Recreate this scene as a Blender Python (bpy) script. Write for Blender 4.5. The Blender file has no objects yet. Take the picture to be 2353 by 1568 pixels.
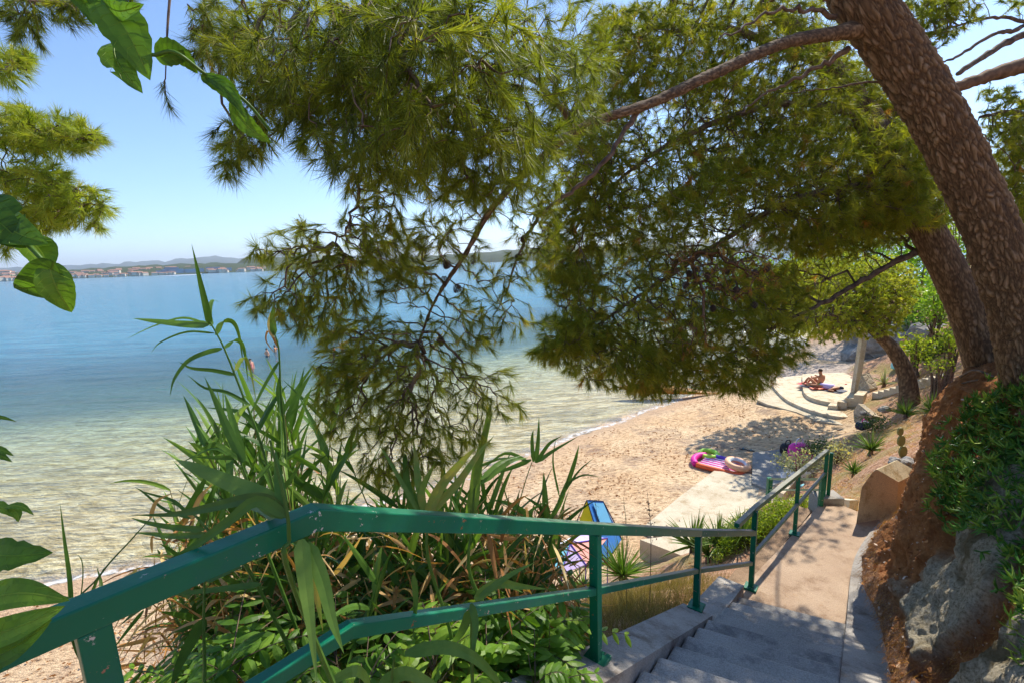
import bpy, math, random
import numpy as np
from mathutils import Vector, noise as mnoise
rng = np.random.default_rng(7); random.seed(7)
sc = bpy.context.scene; COL = sc.collection
A = np.array
# ---------------------------------------------------------------- camera
FP = 1075.0; PIT = math.atan(186/FP); ROL = math.radians(2.1); EYE = A([0, 0, 8.0])
CF = A([0, math.cos(PIT), -math.sin(PIT)]); _R0 = A([1., 0, 0]); _U0 = A([0, math.sin(PIT), math.cos(PIT)])
CR = math.cos(ROL)*_R0-math.sin(ROL)*_U0; CU = math.sin(ROL)*_R0+math.cos(ROL)*_U0
def ray(x, y): return CF+CR*((x-1176)/FP)+CU*((784-y)/FP)
def pd(x, y, Z): return EYE+ray(x, y)*Z                    # point seen at (x, y) at depth Z
def pz(x, y, zr): d = ray(x, y); return EYE+d*(zr/d[2])     # point seen at (x, y) at height zr below the eye
def proj(P):
    P = np.atleast_2d(P)-EYE; Z = P@CF
    return 1176+FP*(P@CR)/Z, 784-FP*(P@CU)/Z, Z
cd = bpy.data.cameras.new('camera'); cam = bpy.data.objects.new('camera', cd); COL.objects.link(cam)
cd.sensor_width = 36; cd.lens = 36*FP/2352; cd.clip_start = 0.05; cd.clip_end = 60000
from mathutils import Matrix
M4 = Matrix.Identity(4)
for i in range(3): M4[i][0] = CR[i]; M4[i][1] = CU[i]; M4[i][2] = -CF[i]; M4[i][3] = EYE[i]
cam.matrix_world = M4; sc.camera = cam
# ---------------------------------------------------------------- light
SUN_AZ, SUN_EL = math.radians(45), math.radians(48)
SD = A([math.sin(SUN_AZ)*math.cos(SUN_EL), math.cos(SUN_AZ)*math.cos(SUN_EL), math.sin(SUN_EL)])
w = bpy.data.worlds.new('World'); sc.world = w; w.use_nodes = True; nt = w.node_tree; nt.nodes.clear()
sky = nt.nodes.new('ShaderNodeTexSky'); sky.sky_type = 'NISHITA'; sky.sun_disc = False
sky.sun_elevation = SUN_EL; sky.sun_rotation = SUN_AZ; sky.air_density = 0.85; sky.dust_density = 0.25; sky.ozone_density = 6.0; sky.altitude = 0
bg = nt.nodes.new('ShaderNodeBackground'); bg.inputs[1].default_value = 0.15
wo = nt.nodes.new('ShaderNodeOutputWorld'); nt.links.new(sky.outputs[0], bg.inputs[0]); nt.links.new(bg.outputs[0], wo.inputs[0])
sl = bpy.data.lights.new('sun', 'SUN'); sl.energy = 4.4; sl.angle = math.radians(.53); sl.color = (1, .93, .8)
so = bpy.data.objects.new('sun', sl); COL.objects.link(so); so.rotation_euler = Vector(SD).to_track_quat('Z', 'Y').to_euler(); so.location = (0, 0, 30)
sc.view_settings.view_transform = 'Standard'; sc.view_settings.look = 'None'; sc.view_settings.exposure = 0.78; sc.view_settings.gamma = 1
try:
    sc.cycles.max_bounces = 8; sc.cycles.diffuse_bounces = 4; sc.cycles.glossy_bounces = 3; sc.cycles.transmission_bounces = 6
    sc.cycles.transparent_max_bounces = 8; sc.cycles.use_denoising = True; sc.cycles.caustics_reflective = False; sc.cycles.caustics_refractive = False
    sc.cycles.sample_clamp_indirect = 6; sc.cycles.use_adaptive_sampling = True; sc.cycles.adaptive_threshold = 0.02
except Exception: pass
# ---------------------------------------------------------------- materials
MT = {}
class N:
    def __init__(s, name):
        s.m = bpy.data.materials.new(name); s.m.use_nodes = True; s.t = s.m.node_tree; s.t.nodes.clear(); s.o = s.n('ShaderNodeOutputMaterial'); MT[name] = s.m
    def n(s, t, **k):
        x = s.t.nodes.new(t)
        for a, b in k.items(): setattr(x, a, b)
        return x
    def l(s, a, b): s.t.links.new(a, b)
    def val(s, sock, v):
        if hasattr(v, 'is_output') or hasattr(v, 'links'): s.l(v, sock)
        elif isinstance(v, (tuple, list)): sock.default_value = (*v, 1) if len(v) == 3 and len(sock.default_value) == 4 else v
        else: sock.default_value = v
    def co(s, scale=(1, 1, 1), rot=(0, 0, 0)):
        c = s.n('ShaderNodeNewGeometry'); m = s.n('ShaderNodeMapping'); m.inputs['Scale'].default_value = scale; m.inputs['Rotation'].default_value = rot
        s.l(c.outputs['Position'], m.inputs[0]); return m.outputs[0]
    def noise(s, scale, co=None, detail=4, rough=.6, dist=0):
        x = s.n('ShaderNodeTexNoise'); x.inputs['Scale'].default_value = scale; x.inputs['Detail'].default_value = detail; x.inputs['Roughness'].default_value = rough; x.inputs['Distortion'].default_value = dist
        s.l(co if co is not None else s.co(), x.inputs['Vector']); return x.outputs['Fac']
    def vor(s, scale, co=None, feat='F1', rnd=1):
        x = s.n('ShaderNodeTexVoronoi'); x.feature = feat; x.inputs['Scale'].default_value = scale; x.inputs['Randomness'].default_value = rnd
        s.l(co if co is not None else s.co(), x.inputs['Vector']); return x.outputs['Distance']
    def attr(s, name): x = s.n('ShaderNodeAttribute'); x.attribute_name = name; return x.outputs['Fac']
    def ramp(s, fac, stops):
        x = s.n('ShaderNodeValToRGB'); e = x.color_ramp.elements
        while len(e) < len(stops): e.new(.5)
        for q, (p, c) in zip(e, stops): q.position = p; q.color = (*c, 1) if not isinstance(c, float) else (c, c, c, 1)
        s.l(fac, x.inputs[0]); return x.outputs[0]
    def mix(s, f, a, b, mode='MIX'):
        x = s.n('ShaderNodeMix'); x.data_type = 'RGBA'; x.blend_type = mode; s.val(x.inputs[0], f); s.val(x.inputs[6], a); s.val(x.inputs[7], b); return x.outputs[2]
    def math(s, op, a, b=0., c=None):
        x = s.n('ShaderNodeMath'); x.operation = op; s.val(x.inputs[0], a); s.val(x.inputs[1], b)
        if c is not None: s.val(x.inputs[2], c)
        return x.outputs[0]
    def bump(s, h, st=.5, d=.02, nrm=None):
        x = s.n('ShaderNodeBump'); x.inputs['Strength'].default_value = st; x.inputs['Distance'].default_value = d; s.l(h, x.inputs['Height'])
        if nrm is not None: s.l(nrm, x.inputs['Normal'])
        return x.outputs[0]
    def pr(s, col, rough=.8, nrm=None, spec=.3, metal=0):
        x = s.n('ShaderNodeBsdfPrincipled'); s.val(x.inputs['Base Color'], col); s.val(x.inputs['Roughness'], rough); x.inputs['Specular IOR Level'].default_value = spec; x.inputs['Metallic'].default_value = metal
        if nrm is not None: s.l(nrm, x.inputs['Normal'])
        return x.outputs[0]
    def out(s, sh): s.l(sh, s.o.inputs[0]); return s.m
def simple(name, col, rough=.7, var=.25, sc_=6, spec=.3, bump=0):
    k = N(name); f = k.noise(sc_, detail=3); c = k.mix(f, tuple(v*(1-var) for v in col), tuple(min(1, v*(1+var)) for v in col))
    return k.out(k.pr(c, rough, k.bump(k.noise(sc_*8), .4, bump) if bump else None, spec))
def leafmat(name, stops, trans=.45, rough=.5, nsc=0):
    k = N(name); f = k.attr('tint')
    if nsc: f = k.math('ADD', f, k.math('MULTIPLY', k.math('SUBTRACT', k.noise(nsc), .5), .5))
    c = k.ramp(f, stops); p = k.pr(c, rough, spec=.25)
    t = k.n('ShaderNodeBsdfTranslucent'); k.l(k.mix(1., c, (1.0, 1.0, .45), 'MULTIPLY'), t.inputs[0])
    t2 = k.mix(1., c, (1.5, 1.5, .55), 'MULTIPLY'); k.l(t2, t.inputs[0])
    x = k.n('ShaderNodeMixShader'); x.inputs[0].default_value = trans; k.l(p, x.inputs[1]); k.l(t.outputs[0], x.inputs[2]); return k.out(x.outputs[0])
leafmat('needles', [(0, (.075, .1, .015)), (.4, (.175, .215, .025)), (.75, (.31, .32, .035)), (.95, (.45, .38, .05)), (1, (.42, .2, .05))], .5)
leafmat('needles_sunlit', [(0, (.13, .19, .02)), (.5, (.3, .36, .045)), (1, (.52, .5, .07))], .5)  # paler copy of needles: sunshine on the lit crowns is in the colour
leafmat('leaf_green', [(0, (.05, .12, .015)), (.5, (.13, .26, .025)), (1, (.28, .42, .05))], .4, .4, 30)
leafmat('leaf_reed', [(0, (.035, .09, .022)), (.5, (.095, .195, .035)), (.85, (.2, .31, .06)), (1, (.34, .32, .08))], .35, .38, 18)
leafmat('leaf_dry', [(0, (.24, .1, .03)), (.5, (.52, .26, .08)), (1, (.72, .54, .26))], .3, .7, 0)
leafmat('leaf_grass', [(0, (.1, .085, .03)), (.6, (.26, .2, .08)), (1, (.4, .33, .15))], .3, .7, 0)
leafmat('leaf_lime', [(0, (.07, .12, .015)), (.5, (.2, .28, .03)), (1, (.4, .45, .06))], .45, .5)
leafmat('leaf_grey', [(0, (.16, .19, .13)), (.6, (.36, .38, .27)), (1, (.6, .52, .2))], .3, .7)
leafmat('leaf_yucca', [(0, (.05, .1, .02)), (.6, (.12, .21, .04)), (1, (.4, .42, .22))], .25, .4)
leafmat('leaf_ice', [(0, (.035, .1, .015)), (.6, (.09, .23, .03)), (1, (.32, .4, .05))], .25, .35)
# bark
k = N('bark'); a = k.attr('crev'); c = k.ramp(a, [(0, (.03, .02, .015)), (.3, (.14, .085, .045)), (.55, (.28, .185, .1)), (.8, (.38, .27, .17)), (1, (.46, .39, .32))])
c = k.mix(k.math('MULTIPLY', k.noise(3, detail=3), .9), c, k.mix(a, (.05, .03, .018), (.3, .19, .11))); n1 = k.noise(60, detail=4)
k.out(k.pr(c, .85, k.bump(k.math('ADD', n1, k.noise(220, detail=2)), .7, .006), .2))
k = N('twig'); c = k.ramp(k.noise(14), [(.3, (.06, .04, .03)), (.7, (.24, .165, .115))]); k.out(k.pr(c, .85, k.bump(k.noise(150), .6, .003), .2))
k = N('twig_red'); c = k.ramp(k.noise(8), [(.3, (.08, .045, .025)), (.7, (.27, .15, .08))]); k.out(k.pr(c, .85, k.bump(k.noise(90), .8, .006), .2))
# concrete
def concrete(name, c1, c2, dirt, bsc=40):
    k = N(name); c = k.ramp(k.noise(1.7, detail=6), [(.3, c1), (.7, c2)]); d = k.ramp(k.noise(3.2, detail=10, rough=.75), [(.5, 0.), (.66, 1.)])
    c = k.mix(k.math('MULTIPLY', d, .8), c, dirt); s = k.ramp(k.noise(90, detail=3), [(.35, .75), (.6, 1.08)])
    c = k.mix(1., c, s, 'MULTIPLY'); k.out(k.pr(c, .9, k.bump(k.math('ADD', k.noise(bsc, detail=6), k.math('MULTIPLY', k.noise(4), 2.)), .6, .008), .15))
concrete('concrete_light', (.5, .42, .3), (.62, .55, .42), (.36, .27, .16))
concrete('concrete_block', (.74, .62, .38), (.82, .72, .5), (.4, .26, .1))
concrete('concrete_warm', (.6, .5, .36), (.7, .61, .46), (.33, .22, .1))
concrete('concrete_grey', (.29, .27, .25), (.42, .38, .33), (.16, .12, .09))
concrete('concrete_path', (.36, .25, .17), (.5, .37, .26), (.25, .16, .1))
concrete('concrete_steps', (.32, .3, .27), (.43, .4, .36), (.15, .14, .14))
concrete('edging', (.24, .15, .09), (.36, .25, .16), (.12, .08, .05))
concrete('slab_grey', (.28, .27, .25), (.36, .35, .32), (.2, .18, .15))
k = N('stone_wall'); e = k.vor(3.2, feat='DISTANCE_TO_EDGE'); c = k.mix(k.noise(2.5), (.42, .34, .24), (.3, .26, .21)); c = k.mix(k.ramp(e, [(0, 1.), (.1, 0.)]), c, (.5, .42, .3))
k.out(k.pr(c, .9, k.bump(k.math('MINIMUM', e, .15), 1, .15), .1))
k = N('rock'); c = k.ramp(k.noise(2.5, detail=8), [(.3, (.16, .15, .14)), (.7, (.42, .39, .35))]); k.out(k.pr(c, .9, k.bump(k.noise(6, detail=8), 1, .1), .1))
# bank: sprayed grey render over orange earth ('rocky'), pine litter in the gutter ('litter')
k = N('bank'); r = k.attr('rocky'); li = k.attr('litter')
e1 = k.ramp(k.noise(9, detail=8, rough=.7), [(.3, (.24, .085, .03)), (.55, (.5, .21, .075)), (.75, (.66, .34, .14))])
g1 = k.ramp(k.noise(34, detail=8, rough=.75), [(.36, (.2, .165, .1)), (.5, (.54, .46, .33)), (.64, (.74, .65, .48))]); g1 = k.mix(k.ramp(k.noise(2.2, detail=5), [(.5, 0.), (.62, .8)]), g1, (.16, .12, .05))
c = k.mix(r, e1, g1); st = k.noise(60, k.co((1, 1, .15), (.4, .5, .3)), 5, .7); st2 = k.noise(70, k.co((.12, 1, 1), (.2, .1, .9)), 5, .7)
lc = k.ramp(k.math('MAXIMUM', st, st2), [(.4, (.13, .065, .04)), (.56, (.33, .18, .11)), (.7, (.55, .37, .24))]); c = k.mix(li, c, lc)
k.out(k.pr(c, .95, k.bump(k.math('ADD', k.noise(45, detail=8, rough=.8), k.math('MULTIPLY', st, .6)), 1, .05), .1))
# ground: sand / litter slope / pebbles / seabed
k = N('ground'); sa = k.attr('sand'); pe = k.attr('pebble'); we = k.attr('wet'); sea = k.attr('deep')
s1 = k.ramp(k.noise(.55, detail=6, rough=.6), [(.35, (.72, .51, .31)), (.6, (.8, .62, .41))]); sp = k.ramp(k.noise(5.5, k.co((1, 2.2, 1), (0, 0, -.5)), 7, .72), [(.38, (.3, .18, .11)), (.47, (.78, .72, .68)), (.6, (1.08, 1.05, 1.))]); s1 = k.mix(.85, s1, sp, 'MULTIPLY')
wr = k.ramp(k.noise(.8, detail=7, rough=.7), [(.52, 0.), (.66, .75)]); s1 = k.mix(wr, s1, (.3, .21, .16))
pv = k.ramp(k.vor(9), [(.1, (.24, .18, .14)), (.6, (.55, .45, .37))]); s1 = k.mix(pe, s1, pv)
s1 = k.mix(we, s1, (.52, .36, .24)); ln = k.math('MAXIMUM', k.noise(14, k.co((.2, 1, 1), (0, 0, .6)), 5, .7), k.noise(14, k.co((.2, 1, 1), (0, 0, -.5)), 5, .7))
l1 = k.ramp(ln, [(.42, (.28, .14, .08)), (.57, (.55, .32, .2)), (.72, (.78, .6, .42))]); gr = k.ramp(k.noise(.7, detail=5), [(.5, 0.), (.65, .65)]); l1 = k.mix(gr, l1, (.3, .27, .08))
c = k.mix(sa, l1, s1)
rp = k.noise(1.1, k.co((1, 2.4, 1), (0, 0, -.5)), 5, .6, 1.2); sb = k.ramp(rp, [(.38, (.6, .49, .24)), (.5, (.84, .73, .42)), (.58, (1., .93, .64))])  # pale sand ripples, their colour also standing in for caustic light
wd = k.ramp(k.noise(.12, detail=6, rough=.65), [(.48, 0.), (.62, .4)]); sb = k.mix(wd, sb, (.42, .39, .22)); sb = k.mix(k.attr('weed'), sb, (.1, .2, .2)); c = k.mix(sea, c, sb)
h = k.math('ADD', k.noise(5.5, k.co((1, 2.2, 1), (0, 0, -.5)), 7, .7), k.math('MULTIPLY', k.noise(40, detail=4), .3)); k.out(k.pr(c, .95, k.bump(h, .9, .12), .1))
# sea: real fresnel mirror over clear water that thickens with depth
k = N('sea_water'); dp = k.attr('depth'); far = k.attr('farness')
w1 = k.noise(1.6, k.co((1, 2.6, 1), (0, 0, -.12)), 5, .62, .6); w2 = k.noise(5.5, k.co((1, 2.2, 1), (0, 0, -.3)), 4, .6, .4); w3 = k.noise(.22, k.co((1, 4, 1), (0, 0, -.1)), 4, .6)
h = k.math('ADD', k.math('MULTIPLY', w1, .8), k.math('ADD', k.math('MULTIPLY', w2, .4), k.math('MULTIPLY', w3, 4.))); nb = k.bump(h, 1., .07)
fr = k.n('ShaderNodeFresnel'); fr.inputs[0].default_value = 1.33; k.l(nb, fr.inputs['Normal'])
gl = k.n('ShaderNodeBsdfGlossy'); gl.inputs['Roughness'].default_value = .09; k.l(nb, gl.inputs['Normal'])
df = k.n('ShaderNodeBsdfDiffuse'); k.val(df.inputs[0], k.mix(k.ramp(k.noise(.3, k.co((.3, 2.2, 1), (0, 0, -.1)), 9, .75), [(.4, 0.), (.6, 1.)]), (.03, .17, .28), (.1, .33, .44)))  # streaks in the body colour stand in for the shading of far ripples
tr = k.n('ShaderNodeBsdfTransparent'); k.val(tr.inputs[0], k.mix(dp, (1, 1, .97), (.62, .9, .84)))
b = k.n('ShaderNodeMixShader'); k.l(far, b.inputs[0]); k.l(tr.outputs[0], b.inputs[1]); k.l(df.outputs[0], b.inputs[2])
x = k.n('ShaderNodeMixShader'); k.l(fr.outputs[0], x.inputs[0]); k.l(b.outputs[0], x.inputs[1]); k.l(gl.outputs[0], x.inputs[2]); k.out(x.outputs[0])
k = N('foam'); c = k.noise(3.5, k.co((1, 1, 1), (0, 0, -.5)), 7, .7); m = k.ramp(c, [(.42, 0.), (.56, 1.)]); a = k.math('MULTIPLY', m, k.attr('edge')); tr = k.n('ShaderNodeBsdfTransparent')
x = k.n('ShaderNodeMixShader'); k.l(a, x.inputs[0]); k.l(tr.outputs[0], x.inputs[1]); k.l(k.pr((.85, .86, .84), .7), x.inputs[2]); k.out(x.outputs[0])
# paint with chips
k = N('paint_green'); c = k.mix(k.noise(1.6, detail=3), (.001, .1, .05), (.003, .19, .09)); c = k.mix(k.ramp(k.noise(7, detail=6, rough=.7), [(.5, 0.), (.75, .35)]), c, (.01, .1, .13))
ch = k.ramp(k.noise(24, detail=8, rough=.7), [(.63, 0.), (.645, 1.)]); rc = k.ramp(k.noise(4, detail=2), [(.4, (.6, .58, .52)), (.6, (.3, .1, .03))]); c = k.mix(ch, c, rc)
dn = k.n('ShaderNodeNewGeometry'); sx = k.n('ShaderNodeSeparateXYZ'); k.l(dn.outputs['Normal'], sx.inputs[0]); dd = k.math('MULTIPLY', k.attr('dusty'), k.ramp(sx.outputs[2], [(.7, 0.), (.86, 1.)])); c = k.mix(dd, c, k.mix(k.noise(20), (.24, .19, .15), (.4, .33, .27)))
k.out(k.pr(c, k.math('ADD', k.math('MULTIPLY', dd, .3), .36), k.bump(k.math('ADD', k.noise(30, detail=4), k.math('MULTIPLY', ch, -.5)), .35, .003), .3))
simple('skin', (.5, .23, .12), .55, .1); simple('skin_pale', (.68, .38, .26), .55, .1); simple('hair', (.04, .025, .015), .7, .3)
for nme, cc in dict(red=(.62, .02, .03), pink=(.8, .05, .35), magenta=(.7, .02, .3), orange=(.75, .13, .04), purple=(.12, .06, .45), lime=(.45, .8, .08), yellow=(.85, .75, .02), blue=(.04, .2, .6), skyblue=(.15, .45, .75), navy=(.012, .015, .05), black=(.015, .015, .02), white=(.75, .76, .78), lilac=(.55, .45, .75), aqua=(.25, .65, .75), teal=(.02, .2, .25), coral=(.8, .3, .25), hull=(.5, .2, .04), roof=(.36, .2, .14), wallw=(.6, .52, .43), wallb=(.3, .34, .4), cone=(.09, .055, .035), peach=(.75, .42, .25), weedy=(.12, .12, .04), silver=(.55, .62, .68), cactus=(.22, .2, .05)).items():
    simple(nme, cc, .5, .12, 8)
simple('far_wood', (.05, .07, .035), .9, .5, .012); simple('far_ridge', (.09, .12, .12), .95, .25, .002); simple('far_field', (.3, .25, .16), .9, .3, .01)
# ---------------------------------------------------------------- mesh helpers
def mk(name, V, Fs, mat, parent=None, attrs=None, midx=None, smooth=False, **tags):
    me = bpy.data.meshes.new(name); V = np.asarray(V, dtype=np.float32).reshape(-1, 3)
    if isinstance(Fs, np.ndarray):
        nf, kk = Fs.shape; me.vertices.add(len(V)); me.vertices.foreach_set('co', V.ravel()); me.loops.add(nf*kk); me.loops.foreach_set('vertex_index', Fs.ravel().astype(np.int32))
        me.polygons.add(nf); me.polygons.foreach_set('loop_start', np.arange(0, nf*kk, kk, dtype=np.int32)); me.update(calc_edges=True)
    else: me.from_pydata([tuple(map(float, v)) for v in V], [], [tuple(map(int, f)) for f in Fs]); me.update()
    for m in (mat if isinstance(mat, (list, tuple)) else [mat]): me.materials.append(MT[m])
    if midx is not None: me.polygons.foreach_set('material_index', np.asarray(midx, dtype=np.int32))
    if smooth: me.polygons.foreach_set('use_smooth', np.ones(len(me.polygons), dtype=bool))
    for a, (dom, v) in (attrs or {}).items():
        at = me.attributes.new(a, 'FLOAT', dom); at.data.foreach_set('value', np.asarray(v, dtype=np.float32))
    o = bpy.data.objects.new(name, me); COL.objects.link(o)
    if parent is not None: o.parent = parent; o.matrix_parent_inverse = parent.matrix_world.inverted()
    for a, b in tags.items(): o[a] = b
    return o
def thing(name, label, cat, loc, group=None):
    o = bpy.data.objects.new(name, None); o.empty_display_size = .2; COL.objects.link(o); o.location = tuple(map(float, loc)); o.matrix_world = Matrix.Translation(Vector(tuple(map(float, loc))))
    o['label'] = label; o['category'] = cat
    if group: o['group'] = group
    return o
def norm(v): v = np.asarray(v, float); return v/(np.linalg.norm(v, axis=-1, keepdims=True)+1e-9)
class MB:
    def __init__(s): s.V = []; s.F = []; s.n = 0; s.mi = []; s.t = []
    def add(s, V, Fs, mi=0, tint=None):
        V = np.asarray(V, float).reshape(-1, 3)
        for f in Fs: s.F.append(tuple(i+s.n for i in f)); s.mi.append(mi); s.t.append(tint if tint is not None else .5)
        s.V.append(V); s.n += len(V)
    def prism(s, poly, z0, z1, mi=0):   # poly [(x,y)], vertical prism (z0/z1 may be lists)
        n = len(poly); b = np.broadcast_to(z0, n); t = np.broadcast_to(z1, n); P = A([(p[0], p[1]) for p in poly]); area = np.sum(P[:, 0]*np.roll(P[:, 1], -1)-np.roll(P[:, 0], -1)*P[:, 1])
        if area < 0: P = P[::-1]; b = b[::-1]; t = t[::-1]
        V = np.vstack([np.c_[P, b], np.c_[P, t]]); s.add(V, [tuple(range(n))[::-1], tuple(range(n, 2*n))]+[(i, (i+1) % n, n+(i+1) % n, n+i) for i in range(n)], mi)
    def bar(s, a, b, w, h, up=(0, 0, 1), mi=0):
        a = A(a, float); b = A(b, float); d = norm(b-a); sd = norm(np.cross(d, up)); u = np.cross(sd, d); V = [q+sd*i*w/2+u*j*h/2 for q in (a, b) for i, j in ((-1, -1), (1, -1), (1, 1), (-1, 1))]
        s.add(V, [(0, 1, 2, 3), (7, 6, 5, 4), (0, 4, 5, 1), (1, 5, 6, 2), (2, 6, 7, 3), (3, 7, 4, 0)], mi)
    def sweep(s, P, w, h, mi=0):       # mitred rectangular bar along P (in a vertical plane mostly)
        P = A(P, float); n = len(P); V = []
        for i in range(n):
            d0 = norm(P[i]-P[i-1]) if i > 0 else norm(P[1]-P[0]); d1 = norm(P[i+1]-P[i]) if i < n-1 else d0; d = norm(d0+d1); m = 1/max(.4, float(d@d0)); sd = norm(np.cross(d, (0, 0, 1))); u = np.cross(sd, d)
            V += [P[i]+sd*a*w/2+u*b*h/2*m for a, b in ((-1, -1), (1, -1), (1, 1), (-1, 1))]
        Fs = [(0, 1, 2, 3), (4*n-1, 4*n-2, 4*n-3, 4*n-4)]
        for i in range(n-1):
            for j in range(4): q = (j+1) % 4; Fs.append((4*i+j, 4*i+4+j, 4*i+4+q, 4*i+q))
        s.add(V, Fs, mi)
    def tube(s, P, R, k=8, mi=0, tint=None, cap=True):
        P = A(P, float); n = len(P); R = np.broadcast_to(R, n); T = norm(np.gradient(P, axis=0)); ref = A([0, 0, 1.]) if abs(T[0][2]) < .9 else A([1., 0, 0]); V = []; u = norm(np.cross(T[0], ref))
        for i in range(n):
            u = norm(u-T[i]*(u@T[i])); v = np.cross(T[i], u)
            for j in range(k): a = 2*math.pi*j/k; V.append(P[i]+(u*math.cos(a)+v*math.sin(a))*R[i])
        Fs = [(i*k+j, i*k+(j+1) % k, (i+1)*k+(j+1) % k, (i+1)*k+j) for i in range(n-1) for j in range(k)]
        if cap: Fs += [tuple(range(k))[::-1], tuple(range((n-1)*k, n*k))]
        s.add(V, Fs, mi, tint)
    def blade(s, P, wd, wv=None, fold=.25, prof=None, mi=0, tint=.5):
        P = A(P, float); n = len(P); T = norm(np.gradient(P, axis=0)); t = np.linspace(0, 1, n); pr = prof(t) if prof else np.minimum(1, t*8+.35)*np.clip(1-t**2.2, .015, 1)
        if wv is None: wv = np.cross(T, rng.normal(size=3))
        W = norm(np.cross(T, np.cross(np.broadcast_to(wv, T.shape), T))+1e-6); Nn = np.cross(T, W); w_ = (wd/2*pr)[:, None]
        V = np.vstack([P-W*w_+Nn*w_*fold, P, P+W*w_+Nn*w_*fold]); s.add(V, [(i, i+1, n+i+1, n+i) for i in range(n-1)]+[(n+i, n+i+1, 2*n+i+1, 2*n+i) for i in range(n-1)], mi, tint)
    def build(s, name, mat, parent=None, smooth=False, **tags):
        return mk(name, np.vstack(s.V), s.F, mat, parent, {'tint': ('FACE', s.t)}, s.mi if isinstance(mat, (list, tuple)) else None, smooth, **tags)
def cr(P, n=8):   # catmull-rom resample
    P = A(P, float); Q = np.vstack([2*P[0]-P[1], P, 2*P[-1]-P[-2]]); out = []
    for i in range(1, len(Q)-2):
        for t in np.linspace(0, 1, n, endpoint=False):
            a, b, c, d = Q[i-1:i+3]; out.append(.5*((2*b)+(-a+c)*t+(2*a-5*b+4*c-d)*t*t+(-a+3*b-3*c+d)*t**3))
    out.append(P[-1]); return A(out)
def fbm(V, scale, oct=4, seed=0):
    V = np.asarray(V, float)*scale+seed*17.3; return A([mnoise.fractal(Vector(v), .9, 2.1, oct) for v in V])

k = N('clod'); k.out(k.pr(k.ramp(k.attr('tint'), [(0, (.3, .11, .04)), (.6, (.55, .26, .1)), (.8, (.6, .42, .28)), (1, (.75, .7, .62))]), .95))
# ================================================================ SETTING
SH = A([(-60, 5.), (-30, 8.), (-20, 9.4), (-13.3, 10.8), (-9.7, 12), (-6.8, 13.8), (-3.8, 15.4), (-1.1, 16.9), (2.25, 19.9), (6.76, 23.4), (9.2, 25.1), (12.5, 27.6), (17.0, 31), (22, 36.5), (27, 42), (36, 47), (50, 50), (80, 56), (300, 150)])
UD = norm(A([.86, .51])); WD = A([-UD[1], UD[0]])
_u = SH@UD; _w = SH@WD
def shore_sd(X, Y): u = X*UD[0]+Y*UD[1]; wv = X*WD[0]+Y*WD[1]; return wv-np.interp(u, _u, _w)   # >0 offshore
def base_z(sd): return np.where(sd > 0, np.maximum(-.055*sd-.0, -3.2), np.minimum(-.11*sd, .62+np.clip((-sd-6)*.02, 0, 3)))
CT = [(1200, 1180, -7.5), (1600, 1060, -7.25), (1450, 1250, -7.2), (1720, 960, -7.35), (1780, 1010, -7.2), (1300, 1300, -7.2), (700, 1350, -7.5), (200, 1450, -7.7), (500, 1568, -7.2), (1560, 1170, -7.16), (1740, 1080, -7.16), (1740, 1030, -7.16), (1800, 1100, -7.16), (1950, 985, -7.15), (1850, 960, -7.16), (1800, 1180, -6.9), (1700, 1200, -6.9), (1500, 1290, -7.13), (1560, 1250, -7.1), (1610, 1250, -7.05), (1480, 1210, -7.16), (1560, 1135, -7.16),
      (1740, 840, -7.8), (1850, 840, -7.5), (1950, 835, -7.3), (1700, 905, -7.4), (2000, 800, -6.8), (2100, 790, -6.0), (2180, 760, -4.6), (2000, 700, -5.2), (2230, 720, -3.2), (2085, 930, -5.9), (2040, 1000, -5.7), (2000, 1050, -5.3), (1960, 1100, -5.1), (1935, 1140, -4.8), (2100, 1000, -4.6), (2060, 1060, -4.3), (2165, 862, -5.0), (2130, 845, -5.6), (2200, 800, -4.4), (1900, 1065, -6.3), (1850, 1085, -6.6)]
WP = [pz(*q) for q in CT]
WP += [A(q) for q in [(-1.3, .7, 6.1), (0, -.5, 6.25), (2.5, -1.5, 6.3), (-3.5, -2, 4.8), (-.55, 1.9, 5.9), (.05, 2.75, 5.25), (1.35, 4.45, 4.15), (2.4, 5.7, 3.5), (4.7, 8.1, 3.3), (3.2, 7.6, 2.5), (-1.8, 3.0, 4.2), (-1.0, 4.5, 3.2), (.6, 6.2, 2.5), (2.0, 7.6, 1.9), (-3.6, 2.5, 2.9), (-4, 5, 1.6), (-2, 7, 1.4), (.3, 8.7, 1.0), (3.2, 9.6, 1.1), (-6.5, 3, 1.3), (-7, -2, 2.4),
      (7.5, 8.2, 3.4), (6.4, 9.6, 2.3), (7.2, 11.6, 1.3), (9.8, 14.3, 1.35), (12.4, 16.5, 1.2), (15.0, 19.5, 1.3), (24, 20, 5.5), (13, 9, 5.2), (18, 13, 5.8), (9, 6.8, 4.9), (2.9, 4.1, 3.2), (3.7, 5.1, 3.2), (2.0, 2.8, 4.2), (4.5, 6.1, 3.2), (5.4, 7.0, 3.2), (3.8, 4.2, 3.6), (5.2, 5.4, 3.6), (4.8, 4.0, 4.5), (6.2, 6.6, 3.4), (.8, 1.6, 5.2), (1.9, 1.3, 5.5), (25, 30, 2.2), (30, 26, 6), (28, 36, 1.6), (35, 33, 6), (12, 4, 7), (6, 1, 6.6), (20, 6, 8), (40, 15, 10), (40, 40, 6.5), (50, 48, 6)]]
WP = A(WP)
LB0 = A([.45, 2.6]); S0 = norm(A([1.33, 1.68]))
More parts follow.
